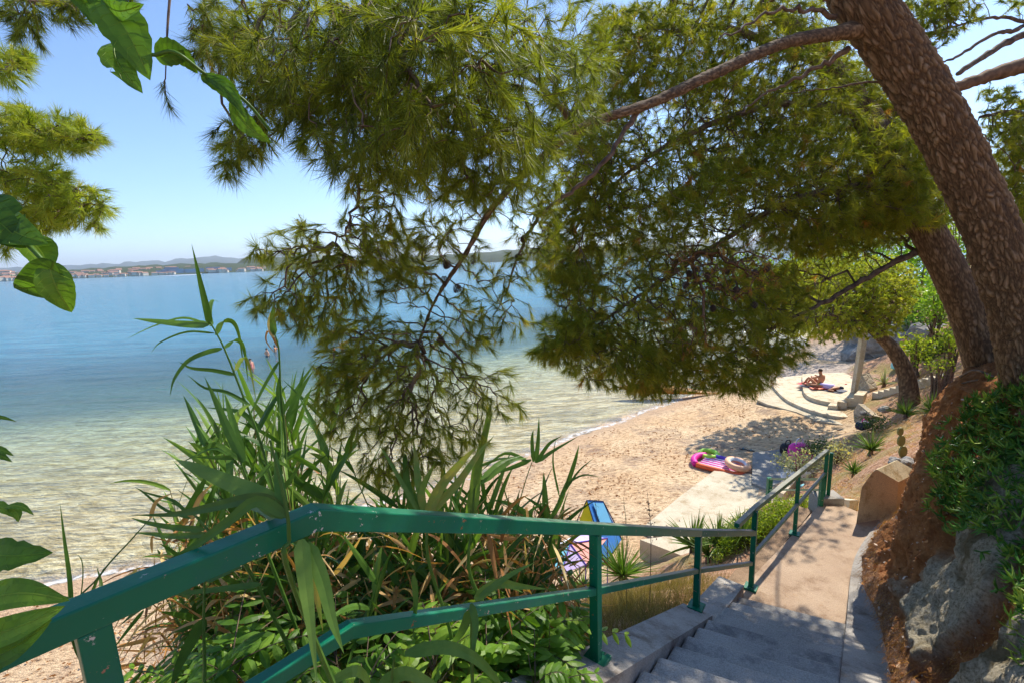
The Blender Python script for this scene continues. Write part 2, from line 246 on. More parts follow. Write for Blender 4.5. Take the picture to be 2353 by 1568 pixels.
def tps_fit(P, r):
    n = len(P); D = np.linalg.norm(P[:, None]-P[None], axis=2); K = np.where(D > 0, D*D*np.log(D+1e-9), 0)+np.eye(n)*.3
    Q = np.c_[np.ones(n), P]; M = np.block([[K, Q], [Q.T, np.zeros((3, 3))]]); return np.linalg.solve(M, np.r_[r, 0, 0, 0])
SX = A([(x, y) for x, y in SH[1:-2]]+[(x-1.5, y+2.2) for x, y in SH[1:-2:2]]); SXz = np.r_[np.zeros(len(SH)-3), base_z(shore_sd(*A([(x-1.5, y+2.2) for x, y in SH[1:-2:2]]).T))]
_P = np.vstack([WP[:, :2], SX]); _z = np.r_[WP[:, 2], SXz]; _r = _z-base_z(shore_sd(_P[:, 0], _P[:, 1])); TP = tps_fit(_P, _r)
def gz(X, Y):
    X = np.atleast_1d(np.asarray(X, float)); Y = np.atleast_1d(np.asarray(Y, float)); sd = shore_sd(X, Y); out = base_z(sd)
    lim = np.clip(1-np.maximum(0, np.hypot(X-12, Y-18)-38)/30, 0, 1)*np.clip(1-(sd-1)/4, 0, 1)
    i = np.where(lim > 0)[0]
    for c in np.array_split(i, max(1, len(i)//20000)):
        if len(c) == 0: continue
        D = np.hypot(X[c, None]-_P[:, 0], Y[c, None]-_P[:, 1]); K = np.where(D > 0, D*D*np.log(D+1e-9), 0); out[c] += lim[c]*(K@TP[:-3]+TP[-3]+TP[-2]*X[c]+TP[-1]*Y[c])
    t_ = (X-LB0[0])*S0[0]+(Y-LB0[1])*S0[1]; q_ = (X-LB0[0])*S0[1]-(Y-LB0[1])*S0[0]; cor = (q_ > -.3) & (q_ < 1.9) & (t_ > -2.5) & (t_ < 4.2); out = np.where(cor, np.minimum(out, np.maximum(3.3, 3.45+.52*(3.2-t_))-.35), out)
    cor = (X > 2.6) & (Y > 5.2) & (X+Y < 13.6) & (Y < 8.2) & (X < 6.6); return np.where(cor, np.minimum(out, 3.42), out)
def g1(x, y): return float(gz(x, y)[0])
def onground(px, py, z0=-7):      # where the sight line of (px, py) meets the ground
    d = ray(px, py); t = np.arange(1.5, 60, .05)[:, None]; Q = EYE+d*t; z = gz(Q[:, 0], Q[:, 1]); h = np.where(Q[:, 2] < z)[0]; i = h[0] if len(h) else -1
    return A([Q[i, 0], Q[i, 1], z[i]])
def axis(lo, hi, st, far, g=1.28):
    a = list(np.arange(lo, hi+1e-6, st)); s_ = st; x = hi
    while x < far: s_ *= g; x += s_; a.append(x)
    s_ = st; x = lo
    while x > -far: s_ *= g; x -= s_; a.insert(0, x)
    return A(a)
def gridmesh(xs, ys): nx, ny = len(xs), len(ys); i = np.arange(nx-1)[None, :]+np.arange(ny-1)[:, None]*nx; i = i.ravel(); return np.stack([i, i+1, i+nx+1, i+nx], 1)
xs = axis(-16, 34, .22, 15000); ys = axis(-3, 46, .22, 15000); X, Y = np.meshgrid(xs, ys); X = X.ravel(); Y = Y.ravel(); Z = gz(X, Y); sd = shore_sd(X, Y)
cz = -np.asarray(sd); near = (X > -20) & (X < 40) & (Y > -5) & (Y < 50)
nz = np.zeros(len(X)); idx = np.where(near)[0]; nz[idx] = fbm(np.c_[X[idx], Y[idx], 0*X[idx]], .9, 4)
sandm = np.clip((1.45-Z)/.35+nz*.6, 0, 1)*np.clip(1-(X-24)/4, 0, 1)
Z = Z+np.where(near, nz*(.035+.12*(1-sandm)*(Z > .9)), 0)
peb = np.clip((np.hypot(X-17.5, Y-27.5) < 5.2)*1.0*np.clip((5.2-np.hypot(X-17.5, Y-27.5))/1, 0, 1)+(X > 22)*(Y > 24)*(Z < 2.8), 0, 1)
wet = np.clip(1-np.abs(sd+.3)/1.3, 0, 1)*.75; deep = np.clip((sd-.1)/.8, 0, 1); weed = np.clip((sd-19-nz*4)/7+.0, 0, 1)*.75
Fg = gridmesh(xs, ys); mk('ground', np.c_[X, Y, Z], Fg, 'ground', None, {'sand': ('POINT', sandm), 'pebble': ('POINT', peb), 'wet': ('POINT', wet), 'deep': ('POINT', deep), 'weed': ('POINT', weed)}, smooth=True, kind='structure')
# sea
us = axis(-40, 60, .8, 15000); ws = A(list(np.arange(-1.6, 30, .5))+list(30+np.cumsum(1.0*1.16**np.arange(52)))); ws = ws[ws < 15000]
Ug, Wg = np.meshgrid(us, ws); u = Ug.ravel(); sw = Wg.ravel(); fall = np.clip(1-np.maximum(sw, 0)/4000, 0, 1); wv = np.interp(u, _u, _w)*fall+sw; X2 = u*UD[0]+wv*WD[0]; Y2 = u*UD[1]+wv*WD[1]
dep = np.clip((sw-4)/34, 0, 1); far = np.clip((sw-10)/80, 0, .5)+np.clip((sw-28)/30, 0, 1)*.42
mk('sea', np.c_[X2, Y2, np.full(len(X2), -.0)], gridmesh(us, ws), 'sea_water', None, {'depth': ('POINT', dep), 'farness': ('POINT', np.clip(far, 0, .95))}, smooth=True, kind='structure')
# foam line
uf = np.arange(-25, 45, .12); wob = A([mnoise.noise(Vector((q*.35, 3, 0)))*.35+mnoise.noise(Vector((q*1.7, 9, 0)))*.12 for q in uf]); V = []; ed = []
wb = np.interp(uf, _u, _w)
for j, (o_, e_) in enumerate([(-.25, 0), (-.1, .6), (.04, .5), (.16, .15), (.75, 0)]):
    wq = wb+o_*(.8+.5*np.clip((uf-5)/10, 0, 1))+wob; x = uf*UD[0]+wq*WD[0]; y = uf*UD[1]+wq*WD[1]; V.append(np.c_[x, y, np.maximum(gz(x, y), 0)+.02]); ed += [e_]*len(uf)
Fs = np.vstack([np.stack([np.arange(len(uf)-1)+j*len(uf), np.arange(len(uf)-1)+1+j*len(uf), np.arange(len(uf)-1)+1+(j+1)*len(uf), np.arange(len(uf)-1)+(j+1)*len(uf)], 1) for j in range(4)])
mk('sea_foam', np.vstack(V), Fs, 'foam', None, {'edge': ('POINT', ed)}, kind='stuff', label='thin white foam where the small waves reach the sand', category='foam')
# far coast
def ridge(name, px0, px1, D, prof, mat, depth=600, lab=None, n=90, seed=1, zb=-2):
    xs_ = np.linspace(px0, px1, n); V = []; 
    for j, (dd, hh) in enumerate([(0, 0), (.12, .55), (.45, .9), (1, 1), (1.6, .6), (2.2, 0)]):
        for i, x in enumerate(xs_):
            r = ray(x, 640-x*.037); r = r/np.hypot(r[0], r[1]); q = r*(D+dd*depth)
            h = prof(x)*(1+.18*mnoise.noise(Vector((x*.035+seed*5, j*.7, 0)))+.1*mnoise.noise(Vector((x*.2, j, seed)))); t = (D+dd*depth)/FP
            V.append((q[0], q[1], zb if hh == 0 else h*hh*t+3))
    i = np.arange(n-1)[None, :]+np.arange(5)[:, None]*n; i = i.ravel(); return mk(name, V, np.stack([i, i+1, i+n+1, i+n], 1), mat, smooth=True, kind='structure')
ip = lambda xs_, ys_: (lambda x: float(np.interp(x, xs_, ys_)))
ridge('town_hill', -500, 720, 2300, ip([-500, 0, 150, 300, 450, 560, 720], [12, 11, 12, 16, 18, 15, 9]), 'far_wood', 500)
ridge('hill', 520, 900, 3300, ip([520, 545, 570, 600, 700, 900], [3, 14, 26, 30, 20, 10]), 'far_wood', 600, seed=3)
ridge('island', 880, 1700, 2900, ip([880, 930, 1050, 1150, 1250, 1500, 1700], [10, 17, 19, 23, 27, 26, 10]), 'far_wood', 500, seed=5)
ridge('mountains', -900, 900, 11500, ip([-900, -200, 100, 250, 400, 480, 560, 640, 800], [26, 20, 17, 20, 23, 28, 24, 32, 22]), 'far_ridge', 3000, seed=7, n=140)
ridge('mountains', 900, 2600, 11500, ip([900, 1100, 1300, 2600], [14, 18, 26, 24]), 'far_ridge', 3000, seed=9)
# town houses along the far shore, one thing each
def house(wd, dp, h, roof=True, win=True):
    m = MB(); m.prism([(-wd/2, -dp/2), (wd/2, -dp/2), (wd/2, dp/2), (-wd/2, dp/2)], -2, h, 0)
    if roof: e = .6; m.add([(-wd/2-e, -dp/2-e, h-.2), (wd/2+e, -dp/2-e, h-.2), (wd/2+e, dp/2+e, h-.2), (-wd/2-e, dp/2+e, h-.2), (-wd/2-e, 0, h+dp*.28), (wd/2+e, 0, h+dp*.28)], [(0, 1, 5, 4), (2, 3, 4, 5), (0, 4, 3), (1, 2, 5), (3, 2, 1, 0)], 1)
    else: m.prism([(-wd/2-.3, -dp/2-.3), (wd/2+.3, -dp/2-.3), (wd/2+.3, dp/2+.3), (-wd/2-.3, dp/2+.3)], h, h+.5, 0)
    return m
hp = house(14, 10, 7).build('house', ['wallw', 'roof'], label='small far house with a red tiled roof, one of the row by the water', category='house', group='red roofed houses of the town across the bay')
hb = house(26, 14, 14).build('apartment_house', ['wallw', 'roof'], label='larger pale house with a tiled roof in the town across the bay', category='house', group='larger houses of the town across the bay')
ho = house(46, 18, 20, False).build('hotel', ['wallb', 'wallb'], label='grey blue flat roofed hotel block on the far shore', category='hotel', group='hotel blocks on the far shore')
def put(proto, first, x, row, s, rot):
    o = proto if first else proto.copy()
    if not first: COL.objects.link(o)
    r = ray(x, 640-x*.037); r = r/np.hypot(r[0], r[1]); D = 2260+row*75; o.location = (*(r*D)[:2], 3+row*9); o.rotation_euler = (0, 0, rot-math.atan2(r[0], r[1])); o.scale = (s, s, s*.75)
rr = random.Random(4); cnt = dict(a=0, b=0, h=0)
for i in range(150):
    x = rr.choice([rr.uniform(-20, 90), rr.uniform(165, 620), rr.uniform(170, 400)]); row = rr.choice([0, 0, .5, 1, 1.6, 2.2]) if x < 480 else rr.choice([0, 0, .4, 1])
    if rr.random() < .25: put(hb, cnt['b'] == 0, x, row, rr.uniform(.8, 1.2), rr.uniform(-.5, .5)); cnt['b'] += 1
    else: put(hp, cnt['a'] == 0, x, row, rr.uniform(.9, 1.5), rr.uniform(-.8, .8)); cnt['a'] += 1
for x, row in [(372, .3), (388, .5), (404, .3), (424, .4), (440, .3), (455, .5), (490, .6), (395, 1.2), (520, .5)]: put(ho, cnt['h'] == 0, x, row, rr.uniform(.7, 1.1), rr.uniform(-.2, .2)); cnt['h'] += 1
# motor boat with its wake
b = pz(460, 624, -8)*1.0; r = ray(460, 624); r = r/np.hypot(r[0], r[1]); bp = A([*(r*1500)[:2], 0]); tb = thing('motor_boat', 'small white motor boat speeding along the far shore with a wake', 'boat', bp)
m = MB(); m.add([bp+q for q in A([(-4, -1.5, 0), (4, -1.5, 0), (7, 0, .9), (4, 1.5, 0), (-4, 1.5, 0), (-4, -1.9, 1.4), (4, -1.9, 1.6), (8, 0, 2.2), (4, 1.9, 1.6), (-4, 1.9, 1.4)])], [(0, 1, 6, 5), (1, 2, 7, 6), (2, 3, 8, 7), (3, 4, 9, 8), (4, 0, 5, 9), (5, 6, 7, 8, 9)]); m.build('hull', 'white', tb)
m = MB(); m.add([bp+q for q in A([(-2, -1.3, 1.5), (2, -1.3, 1.5), (2, 1.3, 1.5), (-2, 1.3, 1.5), (-2, -1.1, 3), (.8, -1.1, 3), (.8, 1.1, 3), (-2, 1.1, 3)])], [(0, 1, 5, 4), (1, 2, 6, 5), (2, 3, 7, 6), (3, 0, 4, 7), (4, 5, 6, 7)]); m.build('cabin', 'white', tb)
m = MB(); m.add([bp+q for q in A([(-4, -1, .1), (-4, 1, .1), (-120, 9, .1), (-120, -9, .1), (-60, 3, 1.2), (-20, 0, 1.5)])], [(0, 1, 5), (1, 2, 4, 5), (2, 3, 4), (3, 0, 5, 4)]); m.build('boat_wake', 'white', kind='stuff', label='white wake trailing behind the speeding motor boat', category='wake')
# ---------------------------------------------------------------- paved things on the beach side
def slab(mb, poly, zr, th=.5, mi=0): P = [pz(x, y, zr) for x, y in poly]; mb.prism([(p[0], p[1]) for p in P], 8+zr-th, 8+zr, mi)
m = MB(); slab(m, [(1470, 1215), (1560, 1140), (1640, 1080), (1726, 1087), (1785, 1118), (1800, 1172), (1700, 1200), (1600, 1225), (1510, 1240)], -7.12, .12); m.build('pavement', 'concrete_light', kind='structure')
m = MB(); slab(m, [(1729, 1038), (1797, 1030), (1836, 1118), (1790, 1135), (1727, 1108)], -7.05); m.build('pavement', 'slab_grey', kind='structure')
D1 = lambda q: ((1950+q[0]/5.2275)*.9046, (850+q[1]/5.2275)*.9046)     # coordinates read off an enlargement
ter = thing('terrace', 'curved pale concrete sunbathing terrace with two low rounded edges', 'terrace', pz(1850, 900, -7.1))
outer = cr([D1(q) for q in [(40, 640), (120, 740), (240, 850), (400, 930), (600, 1005), (800, 1055), (1000, 1085), (1130, 1075)]], 5)
inner = cr([D1(q) for q in [(455, 550), (462, 640), (470, 735), (530, 805), (640, 850), (800, 885), (960, 905)]], 5)
m = MB(); slab(m, [tuple(q) for q in outer]+[D1(q) for q in [(1250, 900), (1500, 700), (1560, 480), (1150, 500), (460, 530), (60, 570)]], -6.98, .6); m.build('lower_floor', 'concrete_warm', ter)
m = MB(); slab(m, [tuple(q) for q in inner]+[D1(q) for q in [(1150, 900), (1400, 800), (1500, 560), (1300, 470), (1150, 490), (460, 515)]], -6.8, .6); m.build('upper_floor', 'concrete_warm', ter)
m = MB(); slab(m, [D1(q) for q in [(-60, 620), (40, 560), (60, 680), (200, 830), (400, 945), (700, 1060), (1050, 1110), (1180, 1150), (1270, 1230), (1200, 1300), (1060, 1200), (650, 1130), (380, 1020), (0, 920), (-140, 860)]], -7.12, .1); m.build('pavement', 'concrete_light', kind='structure')
# steps of the terrace
m = MB()
for i, (x, y) in enumerate([(800, 930), (925, 880), (1035, 830), (1145, 790)]):
    z = -6.98+.17*(i+1); slab(m, [D1(q) for q in [(x-5, y), (x+125, y+12), (x+175, y-45), (x+55, y-55)]], z+.0, .7)
m.build('steps', 'concrete_warm', ter)
st = thing('staircase', 'pale concrete steps climbing the slope behind the small leaning pine', 'staircase', pz(*D1((1400, 800)), -6.4))
p0 = pz(*D1((1395, 775)), -6.3); p1 = pz(*D1((2330, 515)), -4.85); d = p1-p0; n_ = 11; dn = norm(A([d[0], d[1]])); nn = A([-dn[1], dn[0]]); L = np.hypot(d[0], d[1])
m = MB()
for i in range(n_):
    a = p0[:2]+dn*L*i/n_; b_ = p0[:2]+dn*L*(i+1)/n_; z = p0[2]+d[2]*(i+.5)/n_; m.prism([a-nn*.05, b_-nn*.05, b_+nn*.95, a+nn*.95], z-.8, z)
m.build('treads', 'concrete_warm', st)
pil = thing('pillar', 'pale square concrete pillar standing at the back of the terrace', 'pillar', pz(*D1((1150, 770)), -6.8)); q = pz(*D1((1150, 765)), -6.8); m = MB(); m.bar(q+A([0, 0, -.1]), q+A([.25, .1, 2.9]), .24, .24, (0, 1, 0)); m.build('shaft', 'concrete_light', pil); m = MB(); m.bar(q+A([.25, .1, 2.9]), q+A([.26, .1, 3.0]), .34, .34, (0, 1, 0)); m.build('cap', 'concrete_light', pil)
q0 = pz(*D1((1175, 785)), -6.8); q1 = pz(*D1((1345, 800)), -6.7); back = norm(A([q1[1]-q0[1], -(q1[0]-q0[0])]))*-.5; m = MB()
V = [q0, q1, q0+A([.15, 0, 1.0]), q1+A([0, 0, .32])]; V = V+[v+A([back[0], back[1], 0]) for v in V]; m.add(V, [(0, 1, 3, 2), (5, 4, 6, 7), (0, 2, 6, 4), (1, 5, 7, 3), (2, 3, 7, 6), (0, 4, 5, 1)]); m.build('stone_buttress', 'stone_wall', label='sloping rubble stone buttress at the foot of the pillar', category='buttress')
m = MB(); base = [pz(*D1(q), -7.12) for q in [(1075, 1085), (1240, 1195), (1340, 1175)]]; hs = [.55, .75, .65]
tp = [pz(*D1(q), z) for q, z in [((1195, 905), -6.35), ((1385, 1065), -6.3), ((1490, 1085), -6.5), ((1275, 915), -6.35)]]
bs = [pz(*D1((1090, 1085)), -7.2), pz(*D1((1330, 1180)), -7.2), pz(*D1((1450, 1130)), -7.1), pz(*D1((1300, 960)), -7.1)]
m.add([*bs, *tp], [(0, 1, 5, 4), (1, 2, 6, 5), (2, 3, 7, 6), (3, 0, 4, 7), (4, 5, 6, 7), (3, 2, 1, 0)]); m.build('stone_wall', 'stone_wall', label='low rubble stone retaining wall with a pale top below the terrace steps', category='wall')
# ---------------------------------------------------------------- main staircase, path, kerbs
LB = A([.45, 2.6]); S = norm(A([1.33, 1.68])); NR = A([S[1], -S[0]]); def_z = lambda t: 0
tl = lambda p: float((A(p)[:2]-LB)@S)
PL = pz(1693, 1390, -4.3); PR = pz(1934, 1453, -4.3); e = norm(PR[:2]-PL[:2]); RISE, GO = .150, .33
stair = thing('staircase', 'grey blue concrete staircase going down beside the green railing', 'staircase', (1.2, 3.4, 4.5))
m = MB()
for i in range(1, 14):
    z = 3.7+RISE*i; a = PL[:2]-S*GO*(i-1)*1.0; b_ = PR[:2]-S*GO*(i-1); a2 = a-S*GO*1.12; b2 = b_-S*GO*1.12
    m.prism([a-e*.0, b_+e*.03, b2+e*.03, a2-e*.0], z-.6, [z-.016, z-.016, z, z])
o = m.build('treads', 'concrete_steps', stair); bv = o.modifiers.new('b', 'BEVEL'); bv.width = .018; bv.segments = 2
# left kerb follows the stairs in two stepped blocks, right kerb ledge
m = MB()
def kerb(m, P, w_, th, side=1):   # P top-centre points
    P = A(P, float); n = len(P); T = norm(np.gradient(P[:, :2], axis=0)); Nn = np.c_[T[:, 1], -T[:, 0]]; V = []
    for i in range(n):
        for a, z in ((0, -th), (0, 0), (w_, 0), (w_, -th)): V.append((*(P[i, :2]+Nn[i]*a*side), P[i, 2]+z))
    Fs = [(i*4+j, i*4+4+j, i*4+4+(j+1) % 4, i*4+(j+1) % 4) for i in range(n-1) for j in range(4)]+[(3, 2, 1, 0), (4*n-4, 4*n-3, 4*n-2, 4*n-1)]
    m.add(V, Fs)
B3 = A([*LB, 5.42]); C3 = A([1.78, 4.28, 4.36]); off = -NR*.15
kerb(m, [B3-A([*S*3, -1.55])+A([*off, 0]), B3+A([*off, 0.02]), A([*(C3[:2]+S*.12+off), 4.31])], .3, .6)
kerb(m, [A([*(C3[:2]+S*.12+off), 4.18]), A([*(PL[:2]-e*.28+S*.28), 3.86])], .3, .6); m.build('kerb', 'concrete_grey', stair)
m = MB(); RK = [PR[:2]-S*4.2, PR[:2]-S*2.2, PR[:2], pz(1952, 1300, -4.3)[:2], pz(1985, 1235, -4.3)[:2], pz(2012, 1200, -4.3)[:2]]
rz = [3.7+.15/.33*4.2+.1, 3.7+.15/.33*2.2+.08, 3.86, 3.76, 3.74, 3.73]; kp = cr([(*a, z) for a, z in zip(RK, rz)], 5); kerb(m, kp+A([*(e*.03), 0]), .42, .7); m.build('kerb', 'concrete_grey', stair)
PE = [(1660, 1402), (1725, 1327), (1810, 1238), (1884, 1155), (1915, 1152), (2022, 1194), (2006, 1240), (1972, 1300), (1962, 1380), (1952, 1460)]
m = MB(); P = [pz(x, y, -4.3) for x, y in PE]; P[0] = A([*(PL[:2]-e*.2-S*.02), 0]); P[-1] = A([*(PR[:2]+e*.12-S*.02), 0]); m.prism([(p[0], p[1]) for p in P], 2.9, 3.70); m.build('path', 'concrete_path', kind='structure')
m = MB(); lk = [pz(1700, 1372, -4.32), pz(1735, 1330, -4.35), pz(1815, 1243, -4.35), pz(1872, 1175, -4.35)]; lk = cr(lk, 5); lk[:, 2] += .02; V = fbm(lk, 3); lk[:, 2] += V*.02; kerb(m, lk-A([*(NR*.04), 0]), .22, .8, -1); m.build('stone_edging', 'edging', label='rough low stone edging along the outer side of the concrete path', category='kerb')
# lower flight turning left to the beach
fl = thing('staircase', 'sunlit flight of broad pale steps dropping from the path end to the beach', 'staircase', (6, 9, 2.4)); m = MB()
a0 = pz(1905, 1150, -4.3)[:2]; a1 = pz(2010, 1192, -4.3)[:2]; dv = A([.50, .866]); 
for i in range(5): z = 3.55-.17*i; o_ = dv*.3*i; m.prism([a0+o_-dv*.05, a1+o_-dv*.05, a1+o_+dv*.36, a0+o_+dv*.36], z-.5, z)
c0 = a0+dv*1.5; zt = 2.75; d2 = norm(pz(1770, 1160, -6.6)[:2]-c0); n2 = A([d2[1], -d2[0]]); Ls = np.linalg.norm(pz(1770, 1160, -6.6)[:2]-c0); 
for i in range(11): z = zt-.155*i; o_ = c0+d2*(i*Ls/10.5); m.prism([o_+n2*1.0, o_-n2*.1, o_-n2*.1+d2*Ls/10, o_+n2*1.0+d2*Ls/10], z-.4, z)
m.build('treads', 'concrete_light', fl)
m = MB()
for i, py in enumerate([(1168, 1128), (1182, 1145), (1198, 1160), (1216, 1178)]): slab(m, [(1560-i*30, py[0]+22), (1600, py[0]+6), (1690+i*4, py[1]+24), (1780, py[1]+2), (1796, py[1]+32), (1700, py[0]+56), (1580, py[0]+64)], -6.95+.13*i, .5)
m.build('lower_treads', 'concrete_light', fl)
m = MB(); q = [pz(1776, 1125, -6.4), pz(1815, 1075, -6.4), pz(1838, 1082, -6.4), pz(1800, 1133, -6.4)]; m.prism([(p[0], p[1]) for p in q], .9, [1.6, 1.45, 1.45, 1.6]); m.build('cheek_block', 'concrete_light', fl); m = MB(); m.prism([(p[0], p[1]) for p in [pz(1795, 1148, -6), pz(1822, 1140, -6), pz(1855, 1164, -6), pz(1830, 1172, -6)]], 1.3, 1.98); m.build('cheek_block', 'concrete_light', fl)
m = MB(); V = [pz(1812, 1146, -5.2), pz(1905, 1146, -5.0), pz(1912, 1140, -4.9), pz(1972, 1147, -4.6)]; kerb(m, A(V), .16, .5); m.build('kerb', 'concrete_warm', fl)
# six sided concrete block at the path end
blk = [(1967, 1166), (1978, 1118), (2004, 1082), (2012, 1076), (2064, 1106), (2058, 1192)]
P = A([pd(x, y, 7.35+.002*(x-1967)) for x, y in blk]); P[0][2] -= .5; P[5][2] -= .5; bd = A([.84, .45, 0.])*.7; m = MB(); n = 6; m.add(np.vstack([P, P+bd]), [tuple(range(6)), tuple(range(6, 12))[::-1]]+[(i, n+i, n+(i+1) % n, (i+1) % n) for i in range(6)]); 
o = m.build('concrete_block', 'concrete_block', label='big angular sand coloured concrete block at the end of the path', category='block'); bv = o.modifiers.new('b', 'BEVEL'); bv.width = .02; bv.segments = 2
# ---------------------------------------------------------------- railings
W_ = .066
def rail_top(t): return 0
rl = thing('railing', 'dark green square tube railing with chipped paint along the staircase', 'railing', (0, 2, 6))
P0 = pd(0, 1568, .95); P1 = pd(722, 1186, 1.405); P0[2] = P1[2]+.0; dirn = norm(P1-P0); Cc = pd(1605, 1222, 4.78); E3 = pd(1732, 1222, 5.95)
top = [P1-dirn*1.6, P1, P1+(Cc-P1)*.42, Cc, E3]; m = MB(); m.sweep(top, W_, W_); du = [0]*len(m.F)
o = m.build('top_rail', 'paint_green', rl)
def dustattr(o, f): 
    me = o.data; at = me.attributes.new('dusty', 'FLOAT', 'POINT'); at.data.foreach_set('value', A([f(v.co) for v in me.vertices], dtype=np.float32))
def bevel(o, w=.005): b = o.modifiers.new('b', 'BEVEL'); b.width = w; b.segments = 2; b.limit_method = 'ANGLE'
dustattr(o, lambda c: min(1, max(0, (c[1]-2.0)/1.6))); bevel(o)
dn_ = A([0, 0, -.43]); q = [P1-dirn*1.6+dn_, P1+dn_+dirn*.07, P1+(Cc-P1)*.42+dn_+A([0, 0, .0]), Cc+dn_, E3+dn_+A([0, 0, .0])]; q = [q[0], q[1], *[a+(0, 0, 0) for a in q[2:]]]
m = MB(); m.sweep(q, .045, .045); o = m.build('lower_rail', 'paint_green', rl); dustattr(o, lambda c: min(1, max(0, (c[1]-2.4)/1.4))); bevel(o, .004)
fr_ = lambda px, A_, B_: min(np.linspace(0, 1, 400), key=lambda t: abs(proj(A_+(B_-A_)*t)[0][0]-px))
Bt = P1+(Cc-P1)*fr_(1368, P1, Cc); posts = [(Bt, 5.42), (Cc, 4.36), (E3, 3.72)]; Lp = P1-dirn*fr_(215, P1, P1-dirn*.9)*.9 if False else P1+(P0-P1)*fr_(205, P1, P0)
posts.append((Lp, Lp[2]-.95))
for tp_, zb in posts:
    hh = tp_[2]-W_/2 if tp_ is not E3 else pd(1735, 1163, 6.0)[2]; m = MB(); m.bar((tp_[0], tp_[1], zb), (tp_[0], tp_[1], hh), .06, .06, (S[0], S[1], 0)); m.bar((tp_[0], tp_[1], zb-.02), (tp_[0], tp_[1], zb+.008), .15, .15, (S[0], S[1], 0)); o = m.build('post', 'paint_green', rl); bevel(o, .004)
r2 = thing('railing', 'green railing turning along the path and ending at a double post', 'railing', (4, 6.5, 4))
T0 = pd(1692, 1206, 5.55); T1 = pd(1738, 1163, 6.0); T2 = pz(1888, 1150, -4.3); T2 = A([T2[0]+.02, T2[1], 0]); zt2 = pd(1905, 1047, 7.75)[2]; T2[2] = zt2; m = MB(); m.sweep([T0, T1, T2], .06, .06); o = m.build('top_rail', 'paint_green', r2); bevel(o, .005); dustattr(o, lambda c: .75)
m = MB(); l0 = A([E3[0]+.03, E3[1]+.03, pd(1738, 1275, 6.0)[2]]); l1 = A([T2[0], T2[1], T2[2]-.4]); m.sweep([l0, l1], .042, .042); o = m.build('lower_rail', 'paint_green', r2); bevel(o, .004); dustattr(o, lambda c: .8)
mp = pz(1825, 1224, -4.3)
for (x, y, zt_) in [(mp[0], mp[1], T1[2]+(T2[2]-T1[2])*.48-.02), (T2[0], T2[1], T2[2]-.03), (T2[0]+.1, T2[1]+.03, T2[2]-.05)]:
    m = MB(); m.bar((x, y, 3.68), (x, y, zt_), .055, .055, (S[0], S[1], 0)); m.bar((x, y, 3.69), (x, y, 3.712), .14, .14, (S[0], S[1], 0)); o = m.build('post', 'paint_green', r2); bevel(o, .004)
m = MB(); m.prism([(T2[0]-.15, T2[1]-.1), (T2[0]+.28, T2[1]-.12), (T2[0]+.3, T2[1]+.18), (T2[0]-.12, T2[1]+.2)], 3.3, 3.8); m.build('footing', 'concrete_grey', r2)
r3 = thing('railing', 'thin lower railing with a rusty green post beside the steps to the beach', 'railing', (7, 10, 2.5))
a = A([T2[0]+.16, T2[1], T2[2]-.36]); a = pd(1889, 1100, 7.9); b_ = pd(1768, 1099, 11.6); m = MB(); m.sweep([a, b_], .045, .045); o = m.build('top_rail', 'paint_green', r3)
a2 = pd(1889, 1124, 7.9); b2 = pd(1768, 1124, 11.6); m = MB(); m.sweep([a2, b2], .035, .035); m.build('lower_rail', 'paint_green', r3)
m = MB(); m.bar((b_[0], b_[1], b_[2]-.75), (b_[0], b_[1], b_[2]+.03), .1, .1, (0, 1, 0)); m.build('post', 'paint_green', r3)
m = MB(); m.bar((a[0], a[1], a[2]-.55), (a[0], a[1], a[2]+.02), .06, .06, (0, 1, 0)); m.build('post', 'paint_green', r3)
# ---------------------------------------------------------------- earth bank (lofted, displaced)
RW = [[(2160, 2200, 2.3), (2400, 2150, 2.0), (2650, 2050, 1.9), (2900, 1700, 2.2), (3000, 1400, 2.6), (3300, 1300, 3)],
      [(2110, 1740, 3.1), (2260, 1720, 2.75), (2450, 1620, 2.5), (2680, 1330, 2.8), (2800, 1080, 3.2), (3000, 1000, 4)],
      [(2070, 1540, 3.8), (2180, 1500, 3.45), (2330, 1380, 3.2), (2500, 1130, 3.5), (2600, 930, 3.9), (2800, 860, 5)],
      [(2045, 1420, 4.5), (2130, 1370, 4.15), (2225, 1240, 4.0), (2360, 1030, 4.1), (2450, 880, 4.5), (2600, 830, 6)],
      [(2005, 1320, 5.4), (2062, 1265, 5.05), (2120, 1150, 4.85), (2205, 990, 4.85), (2330, 862, 5.0), (2450, 810, 7)],
      [(2030, 1240, 6.4), (2056, 1200, 6.15), (2092, 1120, 5.9), (2138, 985, 5.7), (2250, 858, 5.6), (2380, 800, 8)],
      [(2090, 1180, 7.3), (2104, 1125, 7.1), (2120, 1050, 6.8), (2140, 960, 6.6), (2232, 850, 6.4), (2330, 790, 8.5)],
      [(2180, 1150, 8.6), (2200, 1080, 8.3), (2220, 1000, 8.0), (2260, 930, 7.8), (2330, 850, 7.6), (2400, 780, 9)]]
G = A([[pd(q[0]-(28 if j_ == 0 else 0), q[1]+(0 if j_ == 0 else 0), q[2]) for j_, q in enumerate(r_)] for r_ in RW]); G2 = A([cr(G[i], 42) for i in range(len(G))]); G3 = np.stack([cr(G2[:, j], 42) for j in range(G2.shape[1])], 1)
ni, nj = G3.shape[:2]; Vb = G3.reshape(-1, 3); Nb = np.cross(np.gradient(G3, axis=0), np.gradient(G3, axis=1)).reshape(-1, 3); Nb = norm(Nb); Nb *= np.where(Nb[:, 2:3] < 0, -1, 1)
ti = np.repeat(np.linspace(0, 7, ni), nj); tj = np.tile(np.linspace(0, 5, nj), ni); n1 = fbm(Vb, .9, 4, 1); n2 = fbm(Vb, 3.2, 5, 2); n3 = fbm(Vb, 13, 5, 3)
